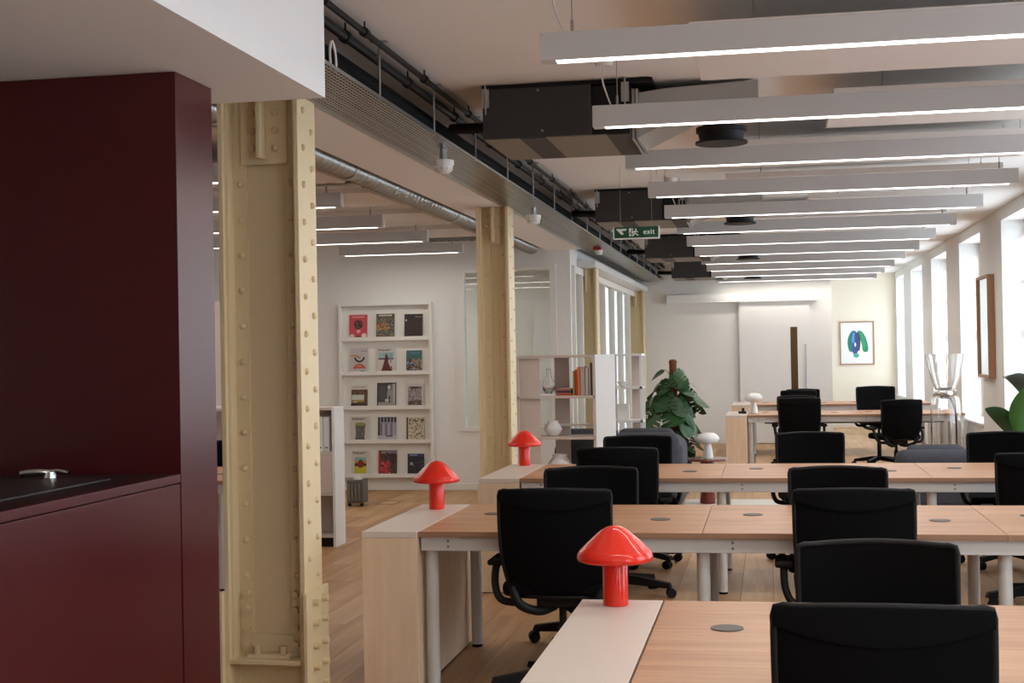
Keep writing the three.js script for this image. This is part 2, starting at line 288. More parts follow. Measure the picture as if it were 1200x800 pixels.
// ---------------------------------------------------------------- bench desks and their end cabinets
const MOD = 1.266, DEPTH = 1.115, TOP = 0.73;
function bench(x0, zf, n, rank) {
  const t = thing('bench_desk', `wood topped bench desk on round grey legs, ${ORD[rank - 1]} row from the sliding door`, 'desk', [x0, 0, zf], 0, 'bench desks in rows');
  const L = n * MOD;
  for (let i = 0; i < n; i++) {
    const g = bx(i * MOD + 0.001, TOP - 0.025, -DEPTH, (i + 1) * MOD - 0.001, TOP, 0, 0.003), uv = g.attributes.uv, o = rr(0, 1), o2 = rr(0, 1);
    for (let j = 0; j < uv.count; j++) uv.setXY(j, uv.getX(j) + o, uv.getY(j) + o2);
    const p = mesh('top_panel', g, M.desk[i % 2], t);
    for (const z of [0.0005, -DEPTH - 0.0005]) mesh('edge_band', bx(i * MOD + 0.001, TOP - 0.024, z - 0.001, (i + 1) * MOD - 0.001, TOP - 0.0015, z + 0.001), M.deskEdge, p);
    for (const [dx, fr] of [[0.21, 0.61], [1.05, 0.43]]) mesh('cable_grommet', cyl(0.047, 0.046, 0.0035, i * MOD + dx, TOP, -fr * DEPTH, 28), M.grommet, p);
  }
  for (const z of [-0.035, -DEPTH + 0.035]) mesh('apron', bx(0.004, 0.64, z - 0.012, L - 0.004, 0.704, z + 0.012, 0.003), M.steel, t);
  for (const x of [0.02, L - 0.02]) mesh('end_rail', bx(x - 0.012, 0.64, -DEPTH + 0.048, x + 0.012, 0.704, -0.048, 0.003), M.steel, t);
  for (let i = 0; i <= n; i++) for (const z of [-0.085, -DEPTH + 0.085]) {
    if (rank < 3 && i > 0 && i < n) continue;                          // the two far benches span without a middle leg
    const x = i === 0 ? 0.04 : i === n ? L - 0.04 : i * MOD;
    const l = mesh('leg', cyl(0.029, 0.029, 0.688, x, 0.014, z, 24), M.steel, t);
    mesh('foot', cyl(0.027, 0.029, 0.014, x, 0, z, 20), M.rubber, l);
  }
  for (let i = 0; i < n; i++) for (const y of [0.66, 0.685]) mesh('bolt', new THREE.CylinderGeometry(0.006, 0.006, 0.004, 10).rotateX(Math.PI / 2).translate(i * MOD + 0.13, y, -0.022), M.steelDark, t);
  mesh('cable_tray', bx(0.2, 0.60, -DEPTH / 2 - 0.1, L - 0.2, 0.615, -DEPTH / 2 + 0.1), M.steelDark, t);
  return t;
}
function endCabinet(x1, zf, rank) {
  const t = thing('end_cabinet', `pale birch cabinet closing the cabinet end of bench row ${['one', 'two', 'three', 'four', 'five'][rank - 1]} from the sliding door`, 'cabinet', [x1 - 0.262, 0, zf], 0, 'birch cabinets at the bench ends');
  mesh('carcass', bx(0, 0.012, -DEPTH, 0.256, 0.702, -0.004, 0.002), M.birch, t);
  mesh('front_panel', bx(0, 0.006, -0.004, 0.256, 0.702, 0.014, 0.002), M.birch, t);
  mesh('top_board', bx(-0.001, 0.702, -DEPTH, 0.257, TOP, 0.016, 0.002), M.cabTop, t);
  mesh('plinth', bx(0.01, 0, -DEPTH + 0.01, 0.246, 0.012, -0.01), M.rubber, t);
}
const ROWS = [[-0.342, -3.31, 2, 5], [-1.567, -6.07, 3, 4], [-1.575, -8.69, 3, 3], [-0.272, -17.05, 2, 2], [-0.278, -20.25, 2, 1]];
for (const [x0, zf, n, rank] of ROWS) { bench(x0, zf, n, rank); endCabinet(x0, zf, rank); }
{
  const t = bench(-3.52 - 2 * MOD, -8.56, 2, 1); t.name = numbered('bench_desk'); taken.set('bench_desk', 6);
  tag(t, 'bench desk on the kitchen side of the columns, seen past the burgundy cabinet', 'desk', 'bench desks in rows');
}

// ---------------------------------------------------------------- office chairs
function backPoint(u, v, off = 0) {                                   // u -1..1 across, v 0..1 up the backrest
  const w = 0.247 - 0.05 * Math.pow(1 - v, 4), y = 0.425 + v * (0.475 + 0.012 * (1 - u * u)), z = 0.165 + 0.028 * Math.sin(v * 3.2) + 0.075 * v - 0.045 * u * u + off;
  return V(u * w, y, z);
}
function backShell(v0, v1, o0, o1, nu = 14, nv = 12) {
  const pos = [], idx = [], row = nu + 1, N = row * (nv + 1);
  for (const o of [o0, o1]) for (let j = 0; j <= nv; j++) for (let i = 0; i <= nu; i++) { const u = -1 + 2 * i / nu, a = typeof v0 === 'function' ? v0(u) : v0, p = backPoint(u, a + (v1 - a) * j / nv, o); pos.push(p.x, p.y, p.z); }
  const q = (a, b, c, d) => idx.push(a, b, c, a, c, d);
  for (let j = 0; j < nv; j++) for (let i = 0; i < nu; i++) { const a = j * row + i; q(N + a, N + a + 1, N + a + row + 1, N + a + row); q(a, a + row, a + row + 1, a + 1); }
  for (let i = 0; i < nu; i++) { q(i, i + 1, N + i + 1, N + i); const a = nv * row + i; q(a, N + a, N + a + 1, a + 1); }
  for (let j = 0; j < nv; j++) { const a = j * row, b = a + nu; q(a, N + a, N + a + row, a + row); q(b, b + row, N + b + row, N + b); }
  const g = new THREE.BufferGeometry(); g.setAttribute('position', new THREE.Float32BufferAttribute(pos, 3)); g.setIndex(idx);
  g.setAttribute('uv', new THREE.Float32BufferAttribute(new Float32Array(pos.length / 3 * 2), 2)); g.computeVertexNormals(); return g;
}
function makeChair(lift) {
  const t = new THREE.Group(); t.name = 'office_chair'; taken.set('office_chair', taken.get('office_chair') ?? 0);
  t.userData = { category: 'chair' };
  const up = (g) => g.translate(0, lift, 0);
  mesh('back_mesh', up(backShell(0.03, 0.98, -0.006, 0.006)), M.blackMesh, t);
  const per = []; for (let i = 0; i <= 10; i++) per.push(backPoint(-0.97 + 1.94 * i / 10, 0.985)); for (let i = 9; i >= 1; i--) per.push(backPoint(0.985, i / 10)); for (let i = 10; i >= 0; i--) per.push(backPoint(-0.95 + 1.9 * i / 10, 0.015)); for (let i = 1; i <= 9; i++) per.push(backPoint(-0.985, i / 10));
  mesh('back_frame', up(tube(per, 0.010, 90, 8, true)), M.black, t);
  mesh('top_band', up(backShell((u) => 0.80 + 0.10 * u * u, 0.985, 0.006, 0.012, 14, 4)), M.blackFabric, t);
  mesh('seat', [up(bx(-0.245, 0.43, -0.29, 0.245, 0.50, 0.17, 0.03))], M.blackFabric, t);
  mesh('mechanism', [up(bx(-0.10, 0.375, -0.14, 0.10, 0.43, 0.12, 0.015))], M.black, t);
  for (const s of [-1, 1]) {
    mesh('yoke', up(tube([V(s * 0.20, 0.47, 0.155), V(s * 0.165, 0.40, 0.165), V(s * 0.09, 0.365, 0.12), V(s * 0.03, 0.375, 0.04)], 0.022, 16, 8)), M.black, t);
    const a = mesh('arm', up(tube([V(s * 0.17, 0.40, 0.14), V(s * 0.255, 0.415, 0.13), V(s * 0.285, 0.47, 0.10), V(s * 0.29, 0.535, 0.06), V(s * 0.29, 0.56, 0.0)], 0.017, 20, 8)), M.black, t);
    mesh('arm_pad', up(bx(s * 0.29 - 0.038, 0.552, -0.16, s * 0.29 + 0.038, 0.578, 0.075, 0.012)), M.rubber, a);
  }
  mesh('gas_lift', [cyl(0.027, 0.027, 0.20, 0, 0.10, 0, 16), cyl(0.017, 0.017, 0.10 + lift, 0, 0.28, 0, 14), cyl(0.055, 0.035, 0.05, 0, 0.075, 0, 16)], M.black, t);
  for (let k = 0; k < 5; k++) {
    const th = k * Math.PI * 2 / 5 + 0.3, dx = Math.cos(th), dz = Math.sin(th), sh = new THREE.Shape([[0.02, 0.078], [0.02, 0.125], [0.10, 0.122], [0.315, 0.088], [0.325, 0.066], [0.29, 0.062]].map((p) => new THREE.Vector2(...p)));
    const g = new THREE.ExtrudeGeometry(sh, { depth: 0.034, bevelEnabled: true, bevelSize: 0.004, bevelThickness: 0.004, bevelSegments: 1 }).translate(0, 0, -0.017).rotateY(-th);
    const a = mesh('base_arm', g, M.black, t);
    const wh = (o) => new THREE.CylinderGeometry(0.029, 0.029, 0.019, 16).rotateX(Math.PI / 2).translate(0.02, 0.029, o).rotateY(-th + 0.5 + k).translate(dx * 0.305, 0, dz * 0.305);
    mesh('castor', [wh(-0.017), wh(0.017), cyl(0.008, 0.008, 0.045, dx * 0.305, 0.03, dz * 0.305, 8), new THREE.SphereGeometry(0.022, 10, 6, 0, 6.283, 0, 1.57).scale(1, 1.1, 1).translate(0.012, 0.036, 0).rotateY(-th + 0.5 + k).translate(dx * 0.305, 0, dz * 0.305)], M.rubber, a);
  }
  return t;
}
const chairKinds = [makeChair(0), makeChair(0.03), makeChair(0.11)];
const BACKZ = 0.255;                                                  // how far the top of the backrest stands behind the chair's centre
// [x of the backrest, z of the backrest, side the sitter looks (-1 towards the door, 1 towards the kitchen), extra turn, label, high]
const R = (n) => `${ORD[n - 1]} bench from sliding door`;
const CH = [
  [0.243, -3.215, -1, 0.0, `black mesh chair tucked under kitchen side of ${R(5)}`, 1],
  [0.32, -4.56, 1, 0.0, `black chair on the door side of ${R(5)}`, 0],
  [0.335, -5.88, -1, 0.0, `black mesh chair, kitchen side of ${R(4)}, second seat from cabinet`, 1],
  [0.338, -7.40, 1, -0.05, `black chair, door side of ${R(4)}, second seat from cabinet`, 0],
  [-0.925, -5.87, -1, 0.0, `black mesh chair, kitchen side of ${R(4)}, next to its cabinet`, 1],
  [-0.955, -7.43, 1, 0.1, `black chair, door side of ${R(4)}, next to its cabinet`, 0],
  [-0.925, -8.43, -1, 0.05, `black mesh chair, kitchen side of ${R(3)}, next to its cabinet`, 1],
  [-0.965, -10.2, 1, 0.15, `black chair, door side of ${R(3)}, close to grey sofa`, 0],
  [0.275, -10.45, 1, 0.12, `black chair, door side of ${R(3)}, second seat from cabinet`, 0],
  [1.62, -10.3, 1, -0.1, `black chair, door side of ${R(3)}, beside leafy window plant`, 0],
  [1.50, -8.22, -1, -0.12, `black mesh chair, kitchen side of ${R(3)}, third seat from cabinet`, 0],
  [0.345, -16.9, -1, 0.0, `black mesh chair, kitchen side of ${R(2)}, beside white lamp`, 1],
  [0.34, -18.62, 1, 0.0, `black chair, door side of ${R(2)}, next to its cabinet`, 0],
  [0.40, -20.02, -1, 0.0, `black mesh chair, kitchen side of ${R(1)}, next to its cabinet`, 1],
  [0.50, -21.75, 1, 0.0, `black chair, door side of ${R(1)}, before the vision panel`, 0],
  [1.345, -18.64, 1, 0.1, `tall black chair, door side of ${R(2)}, below the framed painting`, 2],
  [1.53, -16.74, -1, 0.28, `black mesh chair at ${R(2)}, swivelled aside near glass lamp`, 0],
  [-3.95, -10.0, 1, 0.0, 'black chair behind the bench desk beyond the columns', 0],
];
for (const [x, z, s, tw, label, hi] of CH) {
  const turn = (s < 0 ? 0 : Math.PI) + tw;
  copyOf(chairKinds[hi], label, [x - Math.sin(turn) * BACKZ, 0, z - Math.cos(turn) * BACKZ], turn, 'black office chairs');
}

// ---------------------------------------------------------------- pendant strip lights, acoustic rafts
function pendant(x0, x1, z, label, group, rose = true) {
  const t = thing('pendant_light', label, 'light', [x0, 2.62, z], 0, group), L = x1 - x0;
  mesh('housing', bx(0, 0, -0.04, L, 0.104, 0.04, 0.003), M.lampBody, t);
  mesh('diffuser', bx(0.06, -0.002, -0.027, L - 0.06, 0.001, 0.027), M.led, t);
  for (const x of [0.12, L - 0.12]) mesh('suspension_wire', [cyl(0.0025, 0.0025, 0.226, x, 0.104, 0, 6), cyl(0.006, 0.006, 0.05, x, 0.104, 0, 8)], M.wire, t);
  if (rose) {
    mesh('ceiling_rose', cyl(0.04, 0.048, 0.035, 0.06, 0.295, 0.02, 20), M.white, t);
    mesh('cord', tube([V(0.06, 0.296, 0.02), V(0.05, 0.24, 0.018), V(0.07, 0.16, 0.01), V(0.09, 0.104, 0)], 0.0045, 12, 6), M.cord, t);
  }
  const r = new THREE.RectAreaLight(LED, LED_LIGHT, L - 0.12, 0.054);
  r.position.set(L / 2, -0.008, 0); r.rotation.x = -Math.PI / 2; t.add(r);
}
const LZ = (i) => -5.17 - 1.58 * i;
for (let i = -5; i < 12; i++) pendant(-0.825, 1.69, LZ(i), `long grey linear pendant light over the desks, ${ORD[11 - i]} from the sliding door wall`, 'linear pendant lights over the desks');  // pendants with a negative index hang out of view, added to light the foreground
[[-4.57, -3.2, -14.5], [-5.9, -3.2, -12.95], [-5.9, -3.2, -11.4], [-5.9, -3.05, -9.75], [-5.9, -3.2, -8.15]].forEach(([a, b, z], i) => pendant(a, b, z, `grey linear pendant light beyond the columns, ${ORD[i]} from the magazine rack wall`, 'linear pendant lights beyond the columns', false));
function raft(x0, x1, z0, z1, label, group) {
  const t = thing('acoustic_panel', label, 'ceiling panel', [x0, 2.765, z0], 0, group), L = x1 - x0, D = z1 - z0;
  mesh('panel', bx(0, 0, 0, L, 0.04, D, 0.003), M.raft, t);
  for (const x of [0.25, L - 0.12]) for (const z of [D * 0.2, D * 0.8]) mesh('suspension_wire', [cyl(0.0022, 0.0022, 0.142, x, 0.04, z, 6), cyl(0.006, 0.006, 0.03, x, 0.04, z, 8)], M.wire, t);
}
for (const [a, b, z, k] of [[-6.2, -3.2, -16.6, 'first'], [-6.2, -3.2, -18.0, 'second']]) pendant(a, b, z, `grey linear pendant light inside the meeting room, ${k} behind the partition glass`, 'linear pendant lights in the meeting room', false);
for (let i = 0; i < 11; i++) raft(i % 3 === 1 ? 0.34 : -0.285, 1.64, LZ(i) - 1.27, LZ(i) - 0.27, `flat white acoustic ceiling panel over the desks, ${ORD[10 - i]} from the sliding door wall`, 'acoustic panels over the desks');
for (let i = 0; i < 4; i++) raft(-5.9, -2.95, -14.25 + 1.58 * i, -13.3 + 1.58 * i, `flat white acoustic ceiling panel beyond the columns, ${ORD[i]} from the magazine rack wall`, 'acoustic panels beyond the columns');

// ---------------------------------------------------------------- services under the ceiling
{
  const slots = dataTex(64, 64, (x, y) => { const r = Math.floor(y / 16), s = (x + (r % 2) * 16) % 32, hole = s > 5 && s < 27 && y % 16 > 4 && y % 16 < 12; const v = hole ? 0 : 255; return [v, v, v]; }, false);
  const tm = std(lin(0.42, 0.42, 0.41), 0.3, { metalness: 0.85, side: THREE.DoubleSide, alphaMap: rep(slots, 1 / 0.08, 1 / 0.08, Math.PI / 2), alphaTest: 0.5 });
  const t = thing('cable_tray', 'perforated galvanised cable tray running along the cream columns', 'cable tray', [0, 2.67, 0]);
  const z0 = -5.14;
  for (let i = 0; i < 7; i++) { const a = z0 - i * 2.53, g = new THREE.PlaneGeometry(0.34, 2.525).rotateX(-Math.PI / 2).translate(-1.855, 0, a - 1.265); mesh('tray_bed', boxUV(g), tm, t); }
  for (const x of [-2.025, -1.685]) mesh('side_lip', bx(x - 0.0015, 0, -22.85, x + 0.0015, 0.013, z0, 0), M.galv, t);
  mesh('side_lip', bx(-1.70, 0.013, -22.85, -1.684, 0.016, z0), M.galv, t);
  for (let i = 0; i < 16; i++) {
    const z = -6.06 - i * 1.04, h = thing('hanger_rod', `thin threaded rod holding the cable tray, ${ORD[i]} from the kitchen soffit`, 'rod', [-1.71, 2.676, z], 0, 'threaded hanger rods of the cable tray');
    mesh('threaded_rod', cyl(0.0055, 0.0055, 0.266, 0, 0, 0, 8), M.galv, h);
    mesh('ceiling_plate', bx(-0.04, 0.266, -0.015, 0.04, 0.271, 0.015), M.galv, h);
    mesh('nut', cyl(0.011, 0.011, 0.012, 0, 0.2, 0, 6), M.galv, h);
  }
  const cb = thing('added_dark_cables', 'added flat layer of black cables darkening the inside of the cable tray', 'cables', [0, 2.676, 0]);  // black layer added so the gap above the tray slots looks dark
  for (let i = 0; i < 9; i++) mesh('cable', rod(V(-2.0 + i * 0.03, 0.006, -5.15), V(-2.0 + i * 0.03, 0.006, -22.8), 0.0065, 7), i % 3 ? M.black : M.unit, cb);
  const ct = thing('cross_tray', 'narrow dark cable basket crossing under the ceiling near the magazine rack wall', 'cable tray', [0, 2.79, -15.0]);
  for (const z of [-0.05, 0.05]) mesh('rail', bx(-4.5, 0, z - 0.004, -2.04, 0.035, z + 0.004), M.galv, ct);
  for (let i = 0; i < 30; i++) mesh('rung', bx(-4.48 + i * 0.083, 0, -0.046, -4.45 + i * 0.083, 0.006, 0.046), M.black, ct);
  const p1 = thing('insulated_pipe', 'thick black insulated pipe lying in the cable tray', 'pipe', [0, 0, 0], 0, 'black pipes in the cable tray');
  mesh('pipe', [rod(V(-1.885, 2.785, -5.14), V(-1.885, 2.785, -22.8), 0.09, 18)], M.foam, p1);
  const p2 = thing('insulated_pipe', 'thinner black insulated pipe beside the thick one in the cable tray', 'pipe', [0, 0, 0], 0, 'black pipes in the cable tray');
  mesh('pipe', [rod(V(-1.75, 2.735, -5.14), V(-1.75, 2.735, -22.8), 0.03, 12)], M.foam, p2);
  for (const [k, dx, dy, r, label] of [[0, -1.75, 2.885, 0.02, 'dark conduit clipped under the ceiling above the cable tray'], [1, -1.665, 2.90, 0.014, 'thin dark conduit running next to the larger conduit under the ceiling']]) {
    const c = thing('conduit', label, 'conduit', [0, 0, 0], 0, 'conduits above the cable tray');
    mesh('pipe', rod(V(dx, dy, -5.14), V(dx, dy, -22.85), r, 12), M.black, c);
    for (let i = 0; i < 17; i++) mesh('clip', [rod(V(dx, dy, -5.66 - i * 1.04), V(dx, dy, -5.70 - i * 1.04), r + 0.007, 12), rod(V(dx, dy, -5.68 - i * 1.04), V(dx, CEIL - 0.003, -5.68 - i * 1.04), 0.004, 6)], M.black, c);
  }
  const d = thing('spiral_duct', 'round spiral wound silver air duct under the ceiling beyond the columns', 'duct', [0, 0, 0]);
  const n = 92, st = 9.2 / n, prof = [];
  for (let i = 0; i < n; i++) prof.push([0.069, i * st], [0.069, i * st + 0.082], [0.0755, i * st + 0.088], [0.0755, i * st + 0.094], [0.069, i * st + 0.0999]);
  mesh('pipe', lathe(prof, 24).rotateX(-Math.PI / 2).translate(-2.56, 2.70, -5.95), M.galv, d);
  mesh('end_cap', new THREE.CylinderGeometry(0.069, 0.069, 0.004, 24).rotateX(Math.PI / 2).translate(-2.56, 2.70, -15.15), M.galv, d);
  for (const z of [-8.3, -11.2]) mesh('coupling', new THREE.CylinderGeometry(0.076, 0.076, 0.06, 28).rotateX(Math.PI / 2).translate(-2.56, 2.70, z), M.galv, d);
  for (const z of [-7.2, -10.2, -13.2]) mesh('strap', cyl(0.005, 0.005, 0.176, -2.56, 2.77, z, 6), M.galv, d);
  const loop = mesh('cable_loop', tube([V(-1.715, 2.68, -5.36), V(-1.715, 2.76, -5.35), V(-1.715, 2.80, -5.38), V(-1.715, 2.76, -5.42), V(-1.715, 2.68, -5.43)], 0.006, 20, 8), M.cord);
  tag(loop, 'white cable looping up out of the cable tray beside the soffit', 'cable');
}
function fanCoil(z, label) {
  const t = thing('fan_coil_unit', label, 'air unit', [-1.47, 2.655, z], 0, 'charcoal fan coil units');
  mesh('casing', bx(0, 0.006, -0.78, 0.58, 0.27, 0, 0.004), M.unit, t);
  mesh('plenum', bx(0.582, 0.006, -0.78, 0.78, 0.262, -0.012, 0.002), M.black, t);
  mesh('belly', [bx(0.01, 0, -0.775, 0.2, 0.006, -0.005), bx(0.34, 0, -0.775, 0.66, 0.006, -0.005)], M.unitBelly, t);
  mesh('belly_band', [bx(0.2, 0, -0.775, 0.34, 0.006, -0.005), bx(0.66, 0, -0.775, 0.78, 0.006, -0.005)], M.unitBand, t);
  for (const x of [0.02, 0.76]) for (const zz of [0.008, -0.788]) mesh('hanger_bracket', [bx(x - 0.02, 0.17, zz - 0.006, x + 0.02, 0.27, zz + 0.006), cyl(0.005, 0.005, 0.16, x, 0.135, zz + (zz > 0 ? 0.01 : -0.01), 6)], M.galv, t);
  for (const [x, y] of [[0.3, 0.265], [0.32, 0.05]]) mesh('screw', new THREE.CylinderGeometry(0.006, 0.006, 0.005, 8).rotateX(Math.PI / 2).translate(x, y - 0.012, 0.002), M.galv, t);
  mesh('rear_gasket', bx(-0.004, 0.27, -0.78, 0.9, 0.29, -0.002), M.black, t);
  // tapering supply duct, spigot and round black diffuser collar
  const sh = new THREE.Shape([[0.82, 0.0], [0.82, 0.235], [0.95, 0.25], [1.44, 0.27], [1.44, 0.16], [1.1, 0.13]].map((p) => new THREE.Vector2(...p)));
  mesh('supply_duct', new THREE.ExtrudeGeometry(sh, { depth: 0.5, bevelEnabled: false }).translate(0, 0, -0.62), M.galv, t);
  mesh('duct_flange', [bx(0.785, -0.015, -0.66, 0.80, 0.25, -0.08), bx(0.806, -0.015, -0.66, 0.82, 0.25, -0.08)], M.galv, t);
  const dc = mesh('diffuser_collar', [cyl(0.135, 0.135, 0.025, 1.24, 0.04, -0.35, 32), cyl(0.115, 0.125, 0.05, 1.24, -0.01, -0.35, 32), cyl(0.14, 0.14, 0.012, 1.24, -0.022, -0.35, 32)], M.black, t);
  mesh('spigot', cyl(0.10, 0.10, 0.08, 1.24, 0.065, -0.35, 24), M.galv, dc);
  mesh('pipe_tail', tube([V(0.0, 0.10, -0.2), V(-0.08, 0.10, -0.2), V(-0.16, 0.105, -0.21), V(-0.225, 0.11, -0.24)], 0.03, 14, 10), M.black, t);
}
[-7.2, -12.05, -16.95, -21.7].forEach((z, i) => fanCoil(z, `charcoal fan coil unit with silver duct under the ceiling, ${ORD[i]} from the kitchen soffit`));
// sensors under the tray
function detector(x, y, z, label) {
  const t = thing('smoke_detector', label, 'detector', [x, y, z], 0, 'white detectors under the cable tray');
  mesh('mounting_pole', cyl(0.022, 0.022, 0.06, 0, 0.075, 0, 16), M.galv, t);
  mesh('base', cyl(0.058, 0.06, 0.03, 0, 0.045, 0, 28), M.white, t);
  mesh('head', lathe([[0, 0], [0.03, 0.002], [0.045, 0.012], [0.05, 0.022], [0.052, 0.044]], 28), M.white, t);
  mesh('vents', Array.from({ length: 10 }, (_, i) => { const a = i * Math.PI / 5; return bx(-0.006, 0.018, 0.044, 0.006, 0.034, 0.051).rotateY(a); }), M.steel, t).userData.kind = 'stuff';
}
detector(-1.77, 2.535, -7.55, 'white round detector under the cable tray beyond the first fan coil unit');
detector(-1.80, 2.535, -10.75, 'white round detector under the cable tray at the second cream column');
{
  const t = thing('fire_sounder', 'small white sounder with red top under the cable tray', 'sounder', [-1.80, 2.585, -15.0]);
  mesh('body', cyl(0.035, 0.045, 0.05, 0, 0, 0, 20), M.white, t); mesh('red_cap', bx(-0.06, 0.05, -0.03, 0.03, 0.08, 0.03, 0.004), M.redPlastic, t);
}
// exit sign
{
  const t = thing('exit_sign', 'green hanging exit sign with white arrow and running figure', 'sign', [-0.98, 2.385, -10.6]);
  mesh('frame', [bx(-0.178, -0.002, -0.012, 0.178, 0.008, 0.012), bx(-0.178, 0.008, -0.012, -0.168, 0.092, 0.012), bx(0.168, 0.008, -0.012, 0.178, 0.092, 0.012)], M.whiteSatin, t);
  const tex = canvasTex(512, 128, (c, w, h) => {
    c.fillStyle = '#0d4a33'; c.fillRect(0, 0, w, h); c.fillStyle = '#e9efe9'; c.strokeStyle = '#e9efe9';
    c.beginPath(); c.moveTo(20, 20); c.lineTo(150, 20); c.lineTo(132, 44); c.lineTo(88, 44); c.lineTo(112, 84); c.lineTo(82, 90); c.closePath(); c.fill();   // arrow
    c.fillRect(172, 16, 48, 92); c.fillStyle = '#0d4a33'; c.beginPath(); c.arc(206, 30, 9, 0, 7); c.fill(); c.lineWidth = 11; c.strokeStyle = '#0d4a33'; c.beginPath(); c.moveTo(204, 44); c.lineTo(192, 70); c.lineTo(208, 84); c.lineTo(196, 106); c.moveTo(192, 70); c.lineTo(176, 86); c.stroke();
    c.fillStyle = '#e9efe9'; c.beginPath(); c.arc(252, 30, 10, 0, 7); c.fill(); c.strokeStyle = '#e9efe9'; c.lineWidth = 12; c.beginPath(); c.moveTo(248, 44); c.lineTo(238, 72); c.lineTo(262, 88); c.lineTo(280, 102); c.moveTo(238, 72); c.lineTo(222, 102); c.moveTo(248, 48); c.lineTo(276, 62); c.moveTo(246, 48); c.lineTo(222, 62); c.stroke();
    c.font = 'bold 74px sans-serif'; c.fillStyle = '#e9efe9'; c.fillText('exit', 336, 88);
  });
  const face = new THREE.PlaneGeometry(0.336, 0.084).translate(0, 0.05, 0.0085);
  mesh('plate', bx(-0.168, 0.008, -0.008, 0.168, 0.092, 0.008), M.signGreen, t);
  mesh('face', face, new THREE.MeshStandardMaterial({ map: tex, roughness: 0.4 }), t);
  for (const x of [-0.12, 0.12]) mesh('suspension_rod', cyl(0.0013, 0.0013, 0.473, x, 0.092, 0, 6), M.wire, t);
}

// ---------------------------------------------------------------- lamps on the desks
function redLamp(x, z, label) {
  const t = thing('mushroom_lamp', label, 'lamp', [x, TOP, z], 0, 'red mushroom lamps');
  mesh('stem', lathe([[0, 0], [0.0385, 0], [0.0395, 0.002], [0.0395, 0.15], [0, 0.15]], 48), M.red, t);
  mesh('shade', lathe([[0, 0.137], [0.09, 0.137], [0.110, 0.1375], [0.117, 0.141], [0.1195, 0.149], [0.1175, 0.160], [0.109, 0.173], [0.085, 0.196], [0.060, 0.219], [0.042, 0.234], [0.024, 0.244], [0.010, 0.248], [0, 0.249]], 64), M.red, t);
}
redLamp(-0.487, -4.335, 'glossy red mushroom lamp on the cabinet of bench row five from the sliding door');
redLamp(-1.70, -6.97, 'glossy red mushroom lamp on the cabinet of bench row four from the sliding door');
redLamp(-1.72, -9.70, 'glossy red mushroom lamp on the cabinet of bench row three from the sliding door');
function whiteLamp(x, y, z, label) {
  const t = thing('opal_lamp', label, 'lamp', [x, y, z], 0, 'white mushroom lamps');
  mesh('foot', lathe([[0, 0], [0.052, 0], [0.054, 0.004], [0.046, 0.06], [0.034, 0.125], [0.032, 0.15], [0, 0.15]], 36), M.opal, t);
  mesh('globe', lathe([[0, 0.138], [0.05, 0.140], [0.095, 0.155], [0.113, 0.182], [0.110, 0.205], [0.09, 0.232], [0.055, 0.249], [0, 0.255]], 44), M.opal, t);
}
whiteLamp(-0.20, TOP, -17.62, 'white opal mushroom lamp on the bench desk beside the far birch cabinet');
whiteLamp(-0.61, 0.463, -13.8, 'white opal mushroom lamp on the round red side table');
{
  const t = thing('black_gadget', 'small black object lying on the cabinet beside the white mushroom lamp', 'gadget', [-0.34, TOP, -17.5]);
  mesh('body', [bx(-0.05, 0, -0.03, 0.05, 0.03, 0.03, 0.01), cyl(0.02, 0.015, 0.05, 0.01, 0.02, 0)], M.black, t);
  const s = thing('side_table', 'round glossy dark red side table on a drum foot by the sofa', 'table', [-0.62, 0.017, -13.8]);
  mesh('table_top', lathe([[0, 0.42], [0.19, 0.42], [0.205, 0.428], [0.205, 0.436], [0.195, 0.446], [0, 0.446]], 40), M.terracotta, s);
  mesh('foot', lathe([[0, 0], [0.075, 0], [0.08, 0.006], [0.07, 0.1], [0.07, 0.42], [0, 0.42]], 32), M.terracotta, s);
  const r = mesh('rug', bx(-0.86, 0.001, -14.2, 1.0, 0.016, -11.0, 0.006), M.rug);
  tag(r, 'pale cream rug under the sofas and side table', 'rug');
}

// ---------------------------------------------------------------- sofas
function cushion(w, h, d, x, y, z, puff = 0.12) {                     // a soft tufted block
  const g = new RoundedBoxGeometry(w, h, d, 6, Math.min(puff, w / 2.05, h / 2.05, d / 2.05));
  const p = g.attributes.position;
  for (let i = 0; i < p.count; i++) { const a = p.getX(i) / w * Math.PI * 2.0; p.setY(i, p.getY(i) + (p.getY(i) > 0 ? 0.012 * Math.cos(a * 1.5) : 0)); }
  g.deleteAttribute('normal'); g.deleteAttribute('uv');
  const q = mergeVertices(g, 1e-4), qp = q.attributes.position, uv = new Float32Array(qp.count * 2);
  for (let i = 0; i < qp.count; i++) { uv[2 * i] = qp.getX(i) + qp.getZ(i); uv[2 * i + 1] = qp.getY(i) + qp.getZ(i); }
  q.setAttribute('uv', new THREE.BufferAttribute(uv, 2)); q.computeVertexNormals(); return q.translate(x, y + h / 2, z);
}
